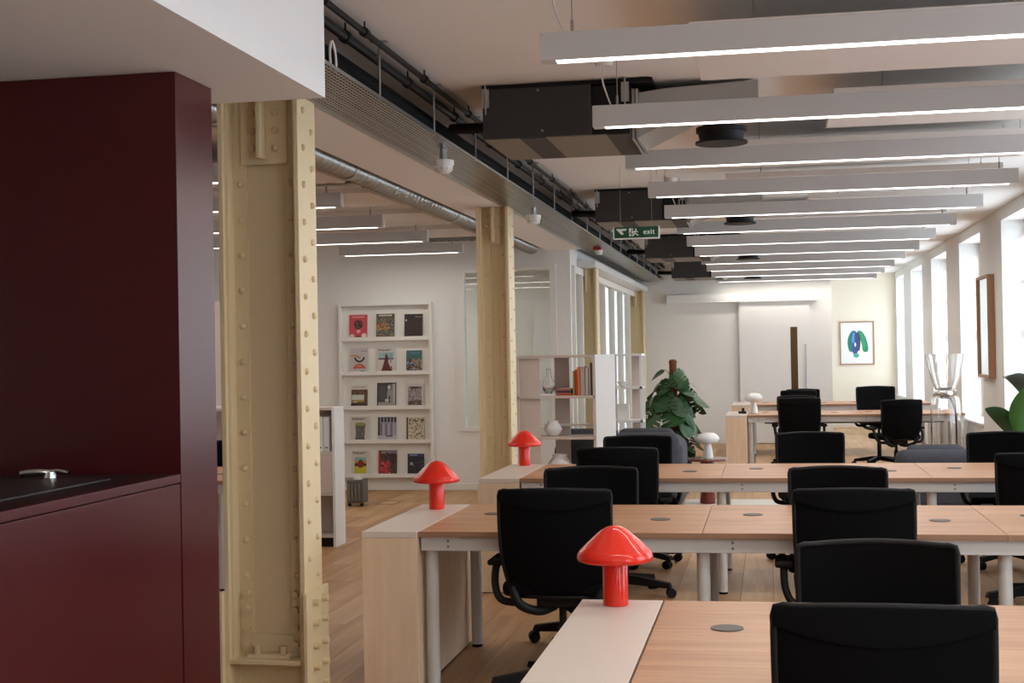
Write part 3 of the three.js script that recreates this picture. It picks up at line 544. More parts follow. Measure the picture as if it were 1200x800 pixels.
function sofa(x, z, turn, label, w = 1.3, low = 0) {
  const t = thing('sofa', label, 'sofa', [x, 0, z], turn, 'grey tufted sofas');
  mesh('base', cushion(w - 0.1, 0.26, 0.75, 0, 0.08, 0, 0.05), M.sofa, t);
  for (const s of [-1, 1]) mesh('armrest', cushion(0.2, 0.62 + low * 2, 0.86, s * (w / 2 - 0.1), 0.08, 0, 0.09), M.sofa, t);
  mesh('seat_cushion', cushion(w - 0.42, 0.16, 0.62, 0, 0.33, -0.08, 0.06), M.sofa, t);
  mesh('backrest', cushion(low ? w + 0.02 : w - 0.06, 0.6 + low, 0.2, 0, 0.18, 0.34, 0.09), M.sofa, t);
  for (const s of [-1, 1]) mesh('back_cushion', cushion((w - 0.16) / 2, 0.40 + low, 0.17, s * (w - 0.16) / 4, 0.42, 0.27, 0.08), M.sofa, t);
  for (const a of [-1, 1]) for (const b of [-1, 1]) mesh('leg', cyl(0.018, 0.022, 0.09, a * (w / 2 - 0.1), 0, b * 0.34, 10), M.black, t);
}
sofa(-1.40, -13.25, 0.0, 'dark grey tufted sofa between the open shelving and round red table', 1.2);
sofa(1.56, -12.1, 0.0, 'dark grey tufted sofa by the windows in front of the glass floor lamp', 1.1, -0.09);

// ---------------------------------------------------------------- glass floor lamp
{
  const t = thing('glass_floor_lamp', 'tall clear glass floor lamp with flared top and steel collar', 'lamp', [1.84, 0, -15.4]);
  mesh('flared_shade', lathe([[0.085, 1.06], [0.10, 1.065], [0.125, 1.12], [0.17, 1.28], [0.200, 1.44], [0.196, 1.44], [0.166, 1.282], [0.121, 1.123], [0.097, 1.07], [0.085, 1.066]], 40), M.bubble, t);
  mesh('glass_body', lathe([[0.0, 0.012], [0.15, 0.012], [0.155, 0.03], [0.155, 0.90], [0.145, 0.97], [0.115, 1.0], [0.111, 1.0], [0.141, 0.967], [0.151, 0.898], [0.151, 0.034], [0.146, 0.018], [0, 0.018]], 40), M.bubble, t);
  mesh('collar', lathe([[0.0, 1.0], [0.118, 1.0], [0.124, 1.01], [0.124, 1.04], [0.11, 1.06], [0, 1.06]], 36), M.chrome, t);
  mesh('lamp_holder', [cyl(0.05, 0.06, 0.035, 0, 0.965, 0), cyl(0.05, 0.07, 0.02, 0, 1.06, 0)], M.steelDark, t);
  mesh('cord', tube([V(0.05, 0.97, 0.02), V(0.09, 0.85, 0.04), V(0.10, 0.5, 0.05), V(0.09, 0.2, 0.04), V(0.02, 0.04, 0)], 0.011, 24, 8), M.black, t);
  mesh('base_disc', lathe([[0, 0], [0.16, 0], [0.162, 0.008], [0.15, 0.012], [0, 0.012]], 32), M.steelDark, t);
}
// ---------------------------------------------------------------- plants
function monsteraLeaf(s, cuts) {                                      // heart shaped blade with a few deep cuts, bent along the midrib
  const wid = (y) => 0.50 * Math.pow(Math.sin(Math.PI * Math.min(1, Math.max(0.02, (1.08 - y) / 1.28))), 0.62);
  const half = (g) => {
    const out = [];
    for (let k = 0; k < 5; k++) {
      const a = 0.96 - 0.21 * k, b = a - 0.21;
      out.push([g * wid(a), a - 0.03], [g * wid((a + b) / 2), (a + b) / 2 - 0.04], [g * wid(b + 0.03), b]);
      if (cuts && k > 0 && k < 4) out.push([g * wid(b) * 0.34, b + 0.06], [g * wid(b) * 0.32, b + 0.03], [g * wid(b) * 0.9, b - 0.05]);
    }
    out.push([g * 0.16, -0.17], [g * 0.05, -0.10]); return out;
  };
  const sh = new THREE.Shape(); sh.setFromPoints([[0, 1.07], ...half(1), [0, 0], ...half(-1).reverse()].map(([a, c]) => new THREE.Vector2(a * s, c * s)));
  const g = strip(new THREE.ExtrudeGeometry(sh, { depth: 0.002, bevelEnabled: false })), p = g.attributes.position;
  for (let i = 0; i < p.count; i++) { const x = p.getX(i) / s, y = p.getY(i) / s; p.setZ(i, p.getZ(i) + s * (0.20 * Math.abs(x) - 0.16 * y * y)); }
  g.computeVertexNormals(); return g;
}
{
  const t = thing('monstera_plant', 'potted monstera with split leaves climbing a coir pole behind the sofa', 'plant', [-1.02, 0, -15.0]);
  mesh('pot', lathe([[0, 0], [0.15, 0], [0.18, 0.3], [0.185, 0.33], [0.165, 0.33], [0.16, 0.3], [0, 0.29]], 32), M.black, t);
  mesh('coir_pole', lathe([[0, 0.29], [0.042, 0.29], [0.04, 0.7], [0.043, 1.1], [0.04, 1.38], [0.047, 1.41], [0.03, 1.432], [0, 1.435]], 20), M.coir, t);
  const leafA = monsteraLeaf(0.25, true), leafB = monsteraLeaf(0.22, false), N = 46;
  for (let i = 0; i < N; i++) {
    const f = i / (N - 1), y = 0.50 + 0.80 * f + rr(-0.03, 0.03), az = i * 2.399 + rr(-0.3, 0.3), reach = (0.04 + 0.19 * Math.sin(Math.PI * (0.2 + f * 0.60))) * rr(0.55, 1.3);
    const l = mesh('leaf', i % 4 === 0 ? leafB : leafA, M.leaf, t), s = rr(0.75, 1.15) * (1.05 - 0.25 * f);
    l.scale.setScalar(s); l.position.set(Math.sin(az) * reach, y, Math.cos(az) * reach);
    l.rotation.set(0, 0, 0); l.rotation.order = 'YXZ'; l.rotation.y = az; l.rotation.x = rr(2.25, 3.0); l.rotation.z = rr(-0.9, 0.9);
    mesh('stalk', tube([V(0, y - 0.12, 0), V(Math.sin(az) * reach * 0.5, y + 0.02, Math.cos(az) * reach * 0.5), V(Math.sin(az) * reach, y, Math.cos(az) * reach)], 0.004, 6, 5), M.stem, t);
  }
}
function paddleLeaf(len, wid, curl) {
  const nu = 8, nv = 16, pos = [], idx = [];
  for (const o of [0, 0.0025]) for (let j = 0; j <= nv; j++) for (let i = 0; i <= nu; i++) { const v = j / nv, u = -1 + 2 * i / nu, w = wid * Math.sin(Math.PI * Math.min(0.985, 0.04 + v * 0.95)) ** 0.7, a = v * curl; pos.push(u * w, len * (curl > 0.01 ? Math.sin(a) / curl : v), (curl > 0.01 ? len * (1 - Math.cos(a)) / curl : 0) - 0.25 * w * u * u + o); }
  const r = nu + 1, N = r * (nv + 1), q = (a, b, c, d) => idx.push(a, b, c, a, c, d);
  for (let j = 0; j < nv; j++) for (let i = 0; i < nu; i++) { const a = j * r + i; q(N + a, N + a + 1, N + a + r + 1, N + a + r); q(a, a + r, a + r + 1, a + 1); }
  for (let j = 0; j < nv; j++) { const a = j * r, b = a + nu; q(a, N + a, N + a + r, a + r); q(b, b + r, N + b + r, N + b); }
  const g = new THREE.BufferGeometry(); g.setAttribute('position', new THREE.Float32BufferAttribute(pos, 3)); g.setIndex(idx); g.computeVertexNormals(); return g;
}
{
  const t = thing('paddle_leaf_plant', 'potted plant with broad glossy paddle leaves by the window', 'plant', [2.0, 0, -11.2]);
  mesh('pot', lathe([[0, 0], [0.13, 0], [0.17, 0.32], [0.175, 0.35], [0.155, 0.35], [0.15, 0.32], [0, 0.31]], 32), M.porcelain, t);
  const add = (p, rot, len, wid, curl, mat) => { const l = mesh('leaf', paddleLeaf(len, wid, curl), mat, t); l.position.copy(p); l.rotation.order = 'YXZ'; l.rotation.set(...rot); mesh('stalk', tube([V(0, 0.31, 0), V(p.x * 0.4, 0.31 + (p.y - 0.31) * 0.6, p.z * 0.4), p], 0.009, 10, 6), M.stem, t); };
  add(V(-0.10, 0.80, 0.12), [-0.1, 0.15, -0.10], 0.42, 0.125, 0.3, M.leafWide);
  add(V(-0.08, 1.13, 0.06), [-0.1, -0.7, 0.25], 0.34, 0.08, 2.2, M.leafUnder);
  add(V(-0.16, 0.80, 0.10), [-0.3, -0.8, 0.55], 0.40, 0.075, 1.9, M.leaf);
  add(V(0.08, 1.0, 0.0), [0.1, 0.5, -0.2], 0.40, 0.11, 0.5, M.leafWide);
}

// ---------------------------------------------------------------- open shelving and what stands on it
{
  const z = -12.4, D = 0.34, H = 1.505, x0 = -2.26, x1 = -1.545, t = thing('open_shelving', 'open pinkish white shelving unit with books and vases beside the column', 'shelf', [0, 0, z]);
  for (const [y, n] of [[H - 0.025, 'top_board'], [1.113, 'shelf'], [0.742, 'shelf'], [0.37, 'shelf'], [0.03, 'shelf']]) mesh(n, bx(x0, y, -D, x1, y + 0.025, 0, 0.002), M.pinkBoard, t);
  mesh('left_panel', bx(x0, 0, -D, x0 + 0.02, H - 0.025, 0, 0.002), M.pinkBoard, t);
  mesh('right_panel', bx(x1 - 0.02, 0, -D, x1, H - 0.025, 0, 0.002), M.pinkBoard, t);
  for (const [a, b] of [[1.138, H - 0.026], [0.767, 1.112], [0.395, 0.741]]) mesh('back_panel', bx(x0 + 0.021, a, -0.06, -2.055, b, -0.04, 0.002), M.pinkBoard, t);
  for (const [a, b] of [[1.138, H - 0.026], [0.767, 1.112], [0.395, 0.741]]) mesh('divider', bx(-1.96, a, -D, -1.82, b, -D + 0.02, 0.002), M.pinkBoard, t);
  mesh('rear_shelf', bx(-2.05, 0.85, -0.318, x1 - 0.022, 0.87, -0.25, 0.002), M.white, t);
  const e = mesh('end_panel', bx(0.002, 0, -0.022, 0.205, H, 0, 0.002), M.whiteSatin, t); e.position.set(-1.542, 0, 0); e.rotation.y = 0.62; e.userData.label = 'bright white end panel';
  
  const u = thing('open_shelving', 'slim white framed open shelving behind the sofa, nearer the monstera', 'shelf', [0, 0, -13.85]);
  const a = -1.56, b = -1.25;
  for (const y of [H - 0.025, 1.15, 0.815, 0.48, 0.05]) mesh('shelf', bx(a, y, -0.32, b, y + 0.025, 0, 0.002), M.white, u);
  for (const [x, zz] of [[a, -0.02], [b - 0.025, -0.02], [a, -0.32], [b - 0.025, -0.32]]) mesh('post', bx(x, 0, zz, x + 0.025, H - 0.026, zz + 0.02), M.white, u);
  for (const [y0, y1] of [[1.176, H - 0.026], [0.841, 1.149], [0.506, 0.814]]) mesh('back_panel', bx(b - 0.13, y0, -0.318, b - 0.026, y1, -0.30), M.pinkBoard, u);
  // books and vases
  const book = (w, h, d, x, y, zz, mat, label, lean = 0) => { const o = thing('book', label, 'book', [x, y, zz], 0, 'books on the open shelving'); mesh('cover', [bx(-w / 2, 0, -d, w / 2, h, 0, 0.001)], mat, o); mesh('pages', bx(-w / 2 + 0.004, h, -d + 0.004, w / 2 - 0.004, h + 0.0015, -0.004), M.paper, o); o.rotation.z = lean; return o; };
  const c = (r, g, bb) => std(lin(r, g, bb), 0.6), y = 1.1385;
  book(0.018, 0.22, 0.16, -1.745, y, z - 0.05, c(0.30, 0.26, 0.08), 'slim olive yellow book standing upright on the open shelving');
  book(0.016, 0.235, 0.16, -1.722, y, z - 0.05, c(0.45, 0.035, 0.015), 'dark red book standing next to the olive one');
  book(0.024, 0.255, 0.17, -1.699, y, z - 0.05, c(0.70, 0.17, 0.05), 'orange book standing upright, tallest of the coloured spines');
  book(0.040, 0.26, 0.18, -1.662, y, z - 0.05, c(0.50, 0.42, 0.37), 'thick beige book standing beside the orange book');
  book(0.026, 0.25, 0.18, -1.624, y, z - 0.05, c(0.62, 0.55, 0.50), 'pale grey pink book standing after the beige one');
  book(0.010, 0.29, 0.18, -1.598, y, z - 0.05, c(0.75, 0.73, 0.70), 'thin white book standing at the shelving end');
  book(0.13, 0.022, 0.18, -1.83, y, z - 0.04, c(0.45, 0.07, 0.04), 'red book lying at the bottom of the flat pile');
  book(0.125, 0.020, 0.18, -1.83, y + 0.0235, z - 0.04, c(0.05, 0.03, 0.035), 'black book lying in the middle of the flat pile');
  book(0.12, 0.016, 0.18, -1.832, y + 0.045, z - 0.04, c(0.36, 0.08, 0.045), 'brick red book lying on top of the flat pile');
  book(0.14, 0.014, 0.20, -1.98, y, z - 0.04, c(0.78, 0.76, 0.74), 'white magazine lying flat under the glass vase');
  const gv = thing('glass_vase', 'clear glass bottle vase standing on the white magazine', 'vase', [-1.985, y + 0.0157, z - 0.13]);
  mesh('body', lathe([[0, 0], [0.035, 0], [0.055, 0.04], [0.06, 0.08], [0.05, 0.12], [0.025, 0.16], [0.02, 0.22], [0.024, 0.225], [0.017, 0.22], [0.022, 0.16], [0.047, 0.12], [0.057, 0.08], [0.05, 0.04], [0.0, 0.004]], 28), M.bubble, gv);
  const vase = (x, yy, zz, k, label) => { const o = thing('white_vase', label, 'vase', [x, yy, zz], 0, 'white ceramic vases'); mesh('body', lathe([[0, 0], [0.05 * k, 0], [0.07 * k, 0.02 * k], [0.105 * k, 0.075 * k], [0.085 * k, 0.11 * k], [0.055 * k, 0.15 * k], [0.06 * k, 0.17 * k], [0.052 * k, 0.17 * k], [0.047 * k, 0.15 * k], [0, 0.13 * k]], 32), M.porcelain, o); };
  vase(-1.95, 0.7675, z - 0.12, 0.82, 'white angular ceramic vase on the shelf below the books');
  vase(-1.90, 0.3955, z - 0.165, 1.2, 'wide white ceramic bowl vase on the low shelf by the red lamp');
  const w2 = thing('white_box', 'white upright box on the slim shelving', 'box', [-1.46, 0.8405, -13.98]); mesh('body', bx(-0.06, 0, -0.08, 0.06, 0.16, 0, 0.004), M.white, w2);
  const w3 = thing('white_bowl', 'small white bowl on the upper shelf of the slim shelving', 'bowl', [-1.46, 1.1755, -13.98]); mesh('body', lathe([[0, 0], [0.02, 0], [0.06, 0.05], [0.056, 0.05], [0.018, 0.006], [0, 0.006]], 24), M.porcelain, w3);
}

// ---------------------------------------------------------------- magazine rack
const zr = ZPART;
{
  const t = thing('magazine_rack', 'white wall mounted magazine rack with five display ledges', 'magazine rack', [0, 0, zr]);
  const x0 = -4.83, x1 = -3.74, y0 = 0.145, y1 = 2.13;
  mesh('back_board', bx(x0 + 0.03, y0, 0.001, x1 - 0.03, y1 - 0.03, 0.018), M.trim, t);
  for (const x of [x0, x1 - 0.03]) mesh('side_frame', bx(x, y0, 0.001, x + 0.03, y1, 0.09, 0.003), M.trim, t);
  mesh('top_frame', bx(x0 + 0.03, y1 - 0.03, 0.001, x1 - 0.03, y1, 0.09, 0.003), M.trim, t);
  for (const y of [1.70, 1.312, 0.92, 0.535, 0.147]) mesh('ledge', [bx(x0 + 0.03, y, 0.018, x1 - 0.03, y + 0.018, 0.09, 0.002), bx(x0 + 0.03, y + 0.018, 0.078, x1 - 0.03, y + 0.045, 0.09, 0.002)], M.trim, t);
}
const speckle = (c, x, y, w, h, n, cols, a, b) => { for (let i = 0; i < n; i++) { c.fillStyle = cols[Math.floor(rnd() * cols.length)]; c.fillRect(x + rnd() * w, y + rnd() * h, rr(a, b), rr(a, b)); } };
const blob = (c, col, x, y, rx, ry) => { c.fillStyle = col; c.beginPath(); c.ellipse(x, y, rx, ry, 0, 0, 7); c.fill(); };
const bar = (c, col, x, y, w, h) => { c.fillStyle = col; c.fillRect(x, y, w, h); };
const words = (c, s, x, y, size, col, f = 'bold') => { c.fillStyle = col; c.font = `${f} ${size}px sans-serif`; c.fillText(s, x, y); };
const COVERS = [
  ['pink magazine cover with a dark curly head and pale flowers', 0, 0, 0.215, 0.285, (c) => { bar(c, '#c2434f', 0, 0, 128, 168); for (let i = 0; i < 9; i++) bar(c, '#e9b6b0', 20 + i * 10, 11, 6, 9); blob(c, '#2a1c1c', 64, 66, 30, 30); speckle(c, 36, 38, 56, 56, 60, ['#7a6a5a', '#15100f', '#9a4a4a'], 2, 7); bar(c, '#3a2222', 56, 90, 14, 24); blob(c, '#dba7a0', 66, 112, 14, 12); blob(c, '#dcc0b4', 20, 146, 18, 16); blob(c, '#e2cbbd', 104, 142, 18, 17); blob(c, '#6a2028', 66, 156, 26, 14); }],
  ['dark speckled magazine cover with ochre and orange flecks', 1, 0, 0.215, 0.29, (c) => { bar(c, '#4c463b', 0, 0, 128, 168); speckle(c, 0, 20, 128, 148, 700, ['#2c2823', '#7d7360', '#9b8d6c', '#5c5a58', '#3a3a40', '#a79a80'], 2, 7); speckle(c, 0, 60, 90, 40, 60, ['#c0772a', '#b0552c', '#d19a3c'], 3, 9); for (let i = 0; i < 8; i++) bar(c, '#e4dccb', 16 + i * 12, 6, 8, 10); }],
  ['near black magazine cover with faint dark red tones', 2, 0, 0.215, 0.28, (c) => { bar(c, '#24181b', 0, 0, 128, 168); speckle(c, 0, 30, 128, 130, 120, ['#33191d', '#2a1518', '#3c2023'], 6, 18); words(c, 'M', 76, 24, 12, '#b9a7a0'); bar(c, '#b9a7a0', 90, 19, 30, 3); blob(c, '#cfc3bb', 13, 42, 6, 7); bar(c, '#6e5c59', 20, 150, 70, 2); }],
  ['pale lilac magazine cover with an arm and a black arc', 0, 1, 0.215, 0.29, (c) => { bar(c, '#b9b0b0', 0, 0, 128, 168); bar(c, '#c07a35', 4, 44, 46, 9); c.strokeStyle = '#b4642c'; c.lineWidth = 9; c.beginPath(); c.moveTo(44, 48); c.lineTo(74, 66); c.stroke(); c.strokeStyle = '#1c2026'; c.lineWidth = 12; c.beginPath(); c.arc(68, 56, 32, 0.1, 3.0); c.stroke(); c.strokeStyle = '#b5552a'; c.beginPath(); c.arc(68, 150, 42, 3.5, 5.9); c.stroke(); bar(c, '#b5552a', 34, 120, 70, 14); bar(c, '#35595a', 74, 148, 32, 20); words(c, 'W', 80, 22, 11, '#3c3a40'); bar(c, '#4a464c', 92, 17, 32, 3); }],
  ['white magazine cover showing a dark red gowned figure', 1, 1, 0.215, 0.29, (c) => { bar(c, '#c6bfb6', 0, 0, 128, 168); words(c, 'Wallpaper*', 8, 20, 17, '#2a2628'); bar(c, '#8fb0ae', 10, 30, 108, 44); bar(c, '#26262c', 10, 68, 104, 9); c.fillStyle = '#5c1f22'; c.beginPath(); c.moveTo(62, 34); c.lineTo(78, 56); c.lineTo(80, 96); c.lineTo(108, 158); c.lineTo(28, 160); c.lineTo(50, 96); c.closePath(); c.fill(); speckle(c, 34, 120, 68, 38, 40, ['#3a1416', '#7d2c2e'], 3, 10); bar(c, '#7c8c8e', 92, 40, 10, 60); }],
  ['teal magazine cover above a crowd of colourful figures', 2, 1, 0.185, 0.255, (c) => { bar(c, '#3c5f62', 0, 0, 128, 168); bar(c, '#567f7f', 30, 16, 74, 10); speckle(c, 0, 62, 128, 90, 190, ['#1d2429', '#5e2a36', '#b09a4a', '#8c8fa0', '#a8685a', '#243b46'], 6, 16); bar(c, '#1f3f4a', 0, 150, 128, 18); }],
  ['white edged magazine cover with a warm interior photograph', 0, 2, 0.205, 0.265, (c) => { bar(c, '#cfc8c0', 0, 0, 128, 168); for (let i = 0; i < 9; i++) bar(c, '#8d8580', 14 + i * 11, 12, 6, 11); bar(c, '#5a4433', 4, 34, 120, 134); bar(c, '#c6c9c0', 8, 72, 90, 40); bar(c, '#a58b3c', 20, 108, 78, 16); blob(c, '#2b1d18', 24, 150, 34, 16); blob(c, '#b8a58a', 30, 124, 20, 6); speckle(c, 20, 34, 100, 30, 60, ['#6b2c22', '#3a2a20', '#8a6a48'], 3, 9); bar(c, '#3f3036', 40, 136, 80, 32); }],
  ['black and white photograph magazine cover with dark border', 1, 2, 0.225, 0.285, (c) => { bar(c, '#1b191a', 0, 0, 128, 168); bar(c, '#3e3d3d', 6, 6, 70, 150); bar(c, '#a9a6a2', 104, 8, 18, 150); bar(c, '#6e6c6a', 76, 10, 28, 140); blob(c, '#c4c0bb', 80, 32, 10, 14); blob(c, '#8f8c89', 84, 80, 18, 42); blob(c, '#bdb9b3', 74, 118, 22, 12); bar(c, '#96928e', 8, 130, 110, 28); blob(c, '#4b4a4a', 36, 70, 24, 50); bar(c, '#2d2c2c', 78, 90, 10, 46); }],
  ['pale framed magazine cover of a grey draped interior', 2, 2, 0.20, 0.265, (c) => { bar(c, '#c4bcb6', 0, 0, 128, 168); bar(c, '#8f8688', 14, 16, 100, 138); speckle(c, 14, 16, 100, 138, 260, ['#6a6264', '#b0a6a6', '#4e4748', '#a09698'], 3, 10); blob(c, '#403a3c', 64, 26, 40, 8); bar(c, '#4c3430', 14, 120, 100, 34); speckle(c, 14, 110, 100, 44, 60, ['#7a4a3c', '#2d2422', '#927c70'], 3, 9); }],
  ['white magazine cover with a grey green carved vessel', 0, 3, 0.215, 0.285, (c) => { bar(c, '#c3bdb2', 0, 0, 128, 168); words(c, 'Wallpaper*', 8, 20, 17, '#2a2628'); c.fillStyle = '#55564a'; c.beginPath(); c.moveTo(30, 58); c.lineTo(102, 56); c.lineTo(92, 112); c.lineTo(98, 156); c.lineTo(28, 158); c.lineTo(36, 112); c.closePath(); c.fill(); blob(c, '#8b8a4c', 66, 50, 38, 12); speckle(c, 36, 60, 56, 90, 80, ['#6c6c62', '#45463c', '#7c7c76'], 3, 9); }],
  ['violet grey magazine cover of a columned hall', 1, 3, 0.215, 0.28, (c) => { bar(c, '#8f8694', 0, 0, 128, 168); for (let i = 0; i < 5; i++) bar(c, '#1f1c22', 22 + i * 23, 0, 13, 34); bar(c, '#1d1a20', 0, 0, 12, 130); for (let i = 0; i < 6; i++) bar(c, i % 2 ? '#aca3ae' : '#6c6470', 16 + i * 18, 44, 10, 80); bar(c, '#b7b0ba', 0, 126, 128, 42); bar(c, '#403a46', 56, 126, 46, 8); }],
  ['cream magazine cover scattered with small brown drawings', 2, 3, 0.205, 0.275, (c) => { bar(c, '#c5b99f', 0, 0, 128, 168); bar(c, '#3a2f26', 0, 0, 11, 168); speckle(c, 14, 4, 112, 160, 110, ['#5d5142', '#8c7d63', '#3f382e', '#9a8866'], 3, 10); speckle(c, 16, 8, 108, 22, 30, ['#3c352c', '#5a4c3c'], 4, 9); }],
  ['white magazine cover with a red circle over yellow', 0, 4, 0.215, 0.285, (c) => { bar(c, '#c9c2b8', 0, 0, 128, 168); words(c, 'Wallpaper*', 8, 20, 17, '#2a2628'); bar(c, '#86a9ad', 22, 42, 82, 34); bar(c, '#c08a3c', 22, 64, 82, 24); bar(c, '#1f1a1c', 22, 84, 82, 20); bar(c, '#b9b126', 22, 102, 82, 48); blob(c, '#7a1f1e', 64, 90, 24, 24); blob(c, '#2f5a35', 64, 66, 12, 8); }],
  ['dark red magazine cover with coral shapes and brown ground', 1, 4, 0.22, 0.29, (c) => { bar(c, '#43332c', 0, 0, 128, 168); bar(c, '#a32b2c', 0, 0, 14, 168); bar(c, '#7d767c', 50, 2, 76, 26); speckle(c, 40, 16, 86, 60, 60, ['#3a2526', '#4e3833', '#2c1c1e'], 8, 22); speckle(c, 8, 64, 60, 96, 70, ['#a82c30', '#7a1e24', '#c14a48'], 6, 20); blob(c, '#b2696a', 28, 88, 12, 6); blob(c, '#b03a40', 66, 80, 14, 8); words(c, 'ICE', 20, 20, 17, '#cfc2bd'); bar(c, '#9a8880', 60, 126, 34, 2); }],
  ['midnight blue magazine cover with small pale marks', 2, 4, 0.195, 0.25, (c) => { bar(c, '#20202c', 0, 0, 128, 168); bar(c, '#2f3560', 0, 0, 128, 22); bar(c, '#9aa0c4', 18, 8, 56, 7); bar(c, '#a7a7a7', 20, 66, 22, 22); speckle(c, 14, 50, 104, 60, 26, ['#8c4a44', '#b9b1aa', '#5a4c60'], 3, 8); blob(c, '#b8b8b8', 28, 160, 5, 4); blob(c, '#c2c2c2', 64, 161, 5, 4); blob(c, '#b2b2b2', 92, 160, 5, 4); }],
];
const colX = [-4.605, -4.285, -3.955], ledgeY = [1.7185, 1.3305, 0.9385, 0.5535, 0.1655];
for (const [label, ci, ri, w, h, draw] of COVERS) {
  const o = thing('magazine', label, 'magazine', [colX[ci], ledgeY[ri], zr + 0.060], 0, 'magazines on the wall rack');
  o.rotation.x = -0.085;
  mesh('pages', bx(-w / 2, 0, -0.006, w / 2, h, 0, 0.001), M.paper, o);
  mesh('cover', new THREE.PlaneGeometry(w, h).translate(0, h / 2, 0.0006), new THREE.MeshStandardMaterial({ map: canvasTex(128, 168, draw), roughness: 0.45 }), o);
}
// ---------------------------------------------------------------- the rest of the zone beyond the columns
{
  const t = thing('low_bookcase', 'low pinkish white bookcase with file boxes seen past the first column', 'bookcase', [-3.44, 0, -10.68]), L = -2.3, D = 0.26;
  mesh('right_panel', bx(-0.022, 0, -D, 0, 1.12, 0, 0.002), M.white, t);
  mesh('left_panel', bx(L, 0, -D, L + 0.022, 1.12, 0, 0.002), M.white, t);
  mesh('top_board', bx(L + 0.022, 1.098, -D, -0.022, 1.12, 0, 0.002), M.pinkBoard, t);
  mesh('back_panel', bx(L + 0.022, 0.08, -D, -0.022, 1.098, -D + 0.012), M.pinkBoard, t);
  for (const y of [0.745, 0.41, 0.075]) mesh('shelf', bx(L + 0.022, y, -D + 0.012, -0.022, y + 0.02, -0.003, 0.002), M.pinkBoard, t);
  mesh('flap_door', bx(-0.68, 0.432, -0.018, -0.024, 0.744, -0.001, 0.002), M.pinkBoard, t);
  mesh('upright', bx(-0.70, 0.095, -D + 0.012, -0.68, 1.098, -0.003), M.pinkBoard, t);
  mesh('plinth', bx(L + 0.022, 0, -D + 0.012, -0.022, 0.073, -0.03), M.rubber, t);
  for (const [i, label] of [[0, 'white file box in the low bookcase, touching its white end panel'], [1, 'white file box in the low bookcase, second from its white end panel']]) {
    const f = thing('file_box', label, 'file box', [-3.52 - i * 0.052, 0.766, -10.72], 0, 'white file boxes in the low bookcase');
    mesh('spine', bx(-0.024, 0, -0.2, 0.024, 0.28, 0, 0.002), M.whiteSatin, f); mesh('finger_hole', new THREE.CylinderGeometry(0.008, 0.008, 0.003, 12).rotateX(Math.PI / 2).translate(0, 0.03, 0.001), M.grommet, f);
  }
  const p = thing('pin_board', 'plain pale pink board standing on top of the low bookcase', 'board', [-4.6, 1.1205, -10.80]);
  mesh('panel', bx(-0.55, 0.02, -0.02, 0.55, 0.88, 0, 0.002), std(lin(0.66, 0.55, 0.49), 0.8), p); mesh('bottom_rail', bx(-0.55, 0, -0.03, 0.55, 0.02, 0.012, 0.002), M.white, p);
  const b = thing('floor_heater', 'small grey metal appliance on the floor below the magazine rack', 'appliance', [-4.16, 0, -13.6]);
  mesh('body', bx(-0.10, 0.03, -0.2, 0.07, 0.27, 0, 0.01), M.greyMachine, b);
  for (let i = 0; i < 4; i++) mesh('fin', bx(-0.085 + i * 0.037, 0.06, 0, -0.065 + i * 0.037, 0.23, 0.012), M.steelDark, b);
  for (const x of [-0.08, 0.05]) mesh('foot', cyl(0.018, 0.018, 0.031, x, 0, -0.03, 10), M.rubber, b);
  mesh('top_knob', [cyl(0.05, 0.03, 0.03, -0.01, 0.268, -0.1)], M.steel, b);
  const h = mesh('floor_hatch', [bx(-4.02, 0.0005, -13.80, -3.81, 0.003, -13.785), bx(-4.02, 0.0005, -14.12, -3.81, 0.003, -14.105), bx(-4.02, 0.0005, -14.105, -4.005, 0.003, -13.8), bx(-3.825, 0.0005, -14.105, -3.81, 0.003, -13.8)], M.steelDark);
  tag(h, 'square metal rim of a floor socket hatch in the oak planks', 'hatch');
  const dp = thing('meeting_door', 'pale meeting room door with dark slot window behind the partition glass', 'door', [-2.9, 0, -18.99]);
  mesh('leaf', bx(-0.3, 0.01, 0, 0.4, 2.2, 0.04, 0.002), M.white, dp); mesh('slot_window', bx(0.02, 0.9, 0.04, 0.14, 1.9, 0.046), M.unit, dp); mesh('handle', rod(V(-0.22, 0.95, 0.08), V(-0.22, 1.15, 0.08), 0.012), M.galv, dp);
}
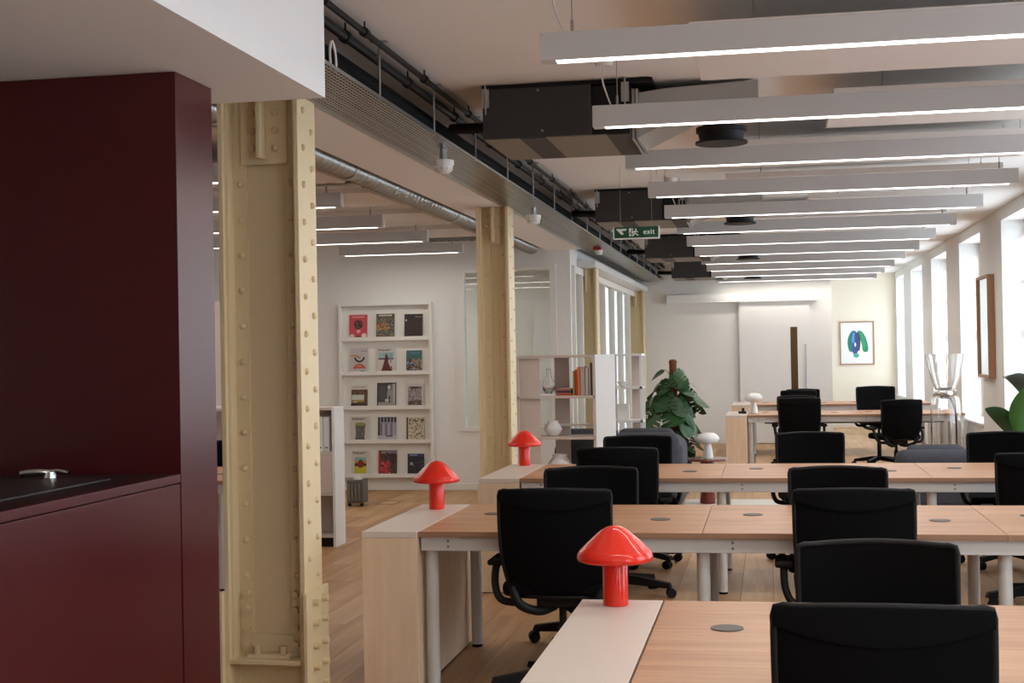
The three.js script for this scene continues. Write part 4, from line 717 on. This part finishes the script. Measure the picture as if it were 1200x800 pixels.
// ---------------------------------------------------------------- pictures on the walls
{
  const m = thing('wall_mirror', 'tall oak framed mirror hung on the pier between two windows', 'mirror', [XW, 1.17, -16.04]);
  const W = 0.41, H = 1.12, T = 0.075, f = 0.03;
  mesh('frame', [bx(-T, 0, -W, -0.002, f, W), bx(-T, H - f, -W, -0.002, H, W), bx(-T, f, -W, -0.002, H - f, -W + f), bx(-T, f, W - f, -0.002, H - f, W)], M.oakFrame, m);
  mesh('mirror_glass', bx(-T + 0.02, f, -W + f, -0.01, H - f, W - f), std(lin(0.92, 0.92, 0.92), 0.02, { metalness: 1 }), m);
  const p = thing('framed_painting', 'thin wood framed abstract print of blue and green rounded strokes', 'picture', [1.342, 1.20, ZEND]);
  const tex = canvasTex(256, 320, (c) => {
    bar(c, '#efece8', 0, 0, 256, 320); c.lineCap = 'round';
    const st = (col, w, pts) => { c.strokeStyle = col; c.lineWidth = w; c.beginPath(); c.moveTo(...pts[0]); c.quadraticCurveTo(...pts[1], ...pts[2]); c.stroke(); };
    st('#2f8a5e', 46, [[150, 86], [186, 120], [194, 208]]); st('#3a9a6a', 20, [[160, 90], [180, 120], [186, 190]]);
    st('#2a7a6a', 44, [[104, 84], [60, 130], [84, 206]]); st('#3c52a0', 40, [[112, 92], [104, 150], [112, 226]]); st('#5a8fd8', 20, [[104, 88], [96, 120], [98, 150]]);
    st('#41506a', 34, [[132, 96], [146, 150], [132, 206]]); st('#4fae94', 30, [[112, 254], [120, 262], [128, 256]]);
    blob(c, '#efece8', 114, 172, 7, 16);
  });
  const w = 0.645, h = 0.83;
  mesh('frame', [bx(0, 0, 0.001, w, 0.02, 0.03), bx(0, h - 0.02, 0.001, w, h, 0.03), bx(0, 0.02, 0.001, 0.02, h - 0.02, 0.03), bx(w - 0.02, 0.02, 0.001, w, h - 0.02, 0.03)], M.oakFrame, p);
  mesh('print', new THREE.BoxGeometry(w - 0.04, h - 0.04, 0.014).translate(w / 2, h / 2, 0.008), new THREE.MeshStandardMaterial({ map: tex, roughness: 0.7 }), p);
}
renderer.render(scene, camera);
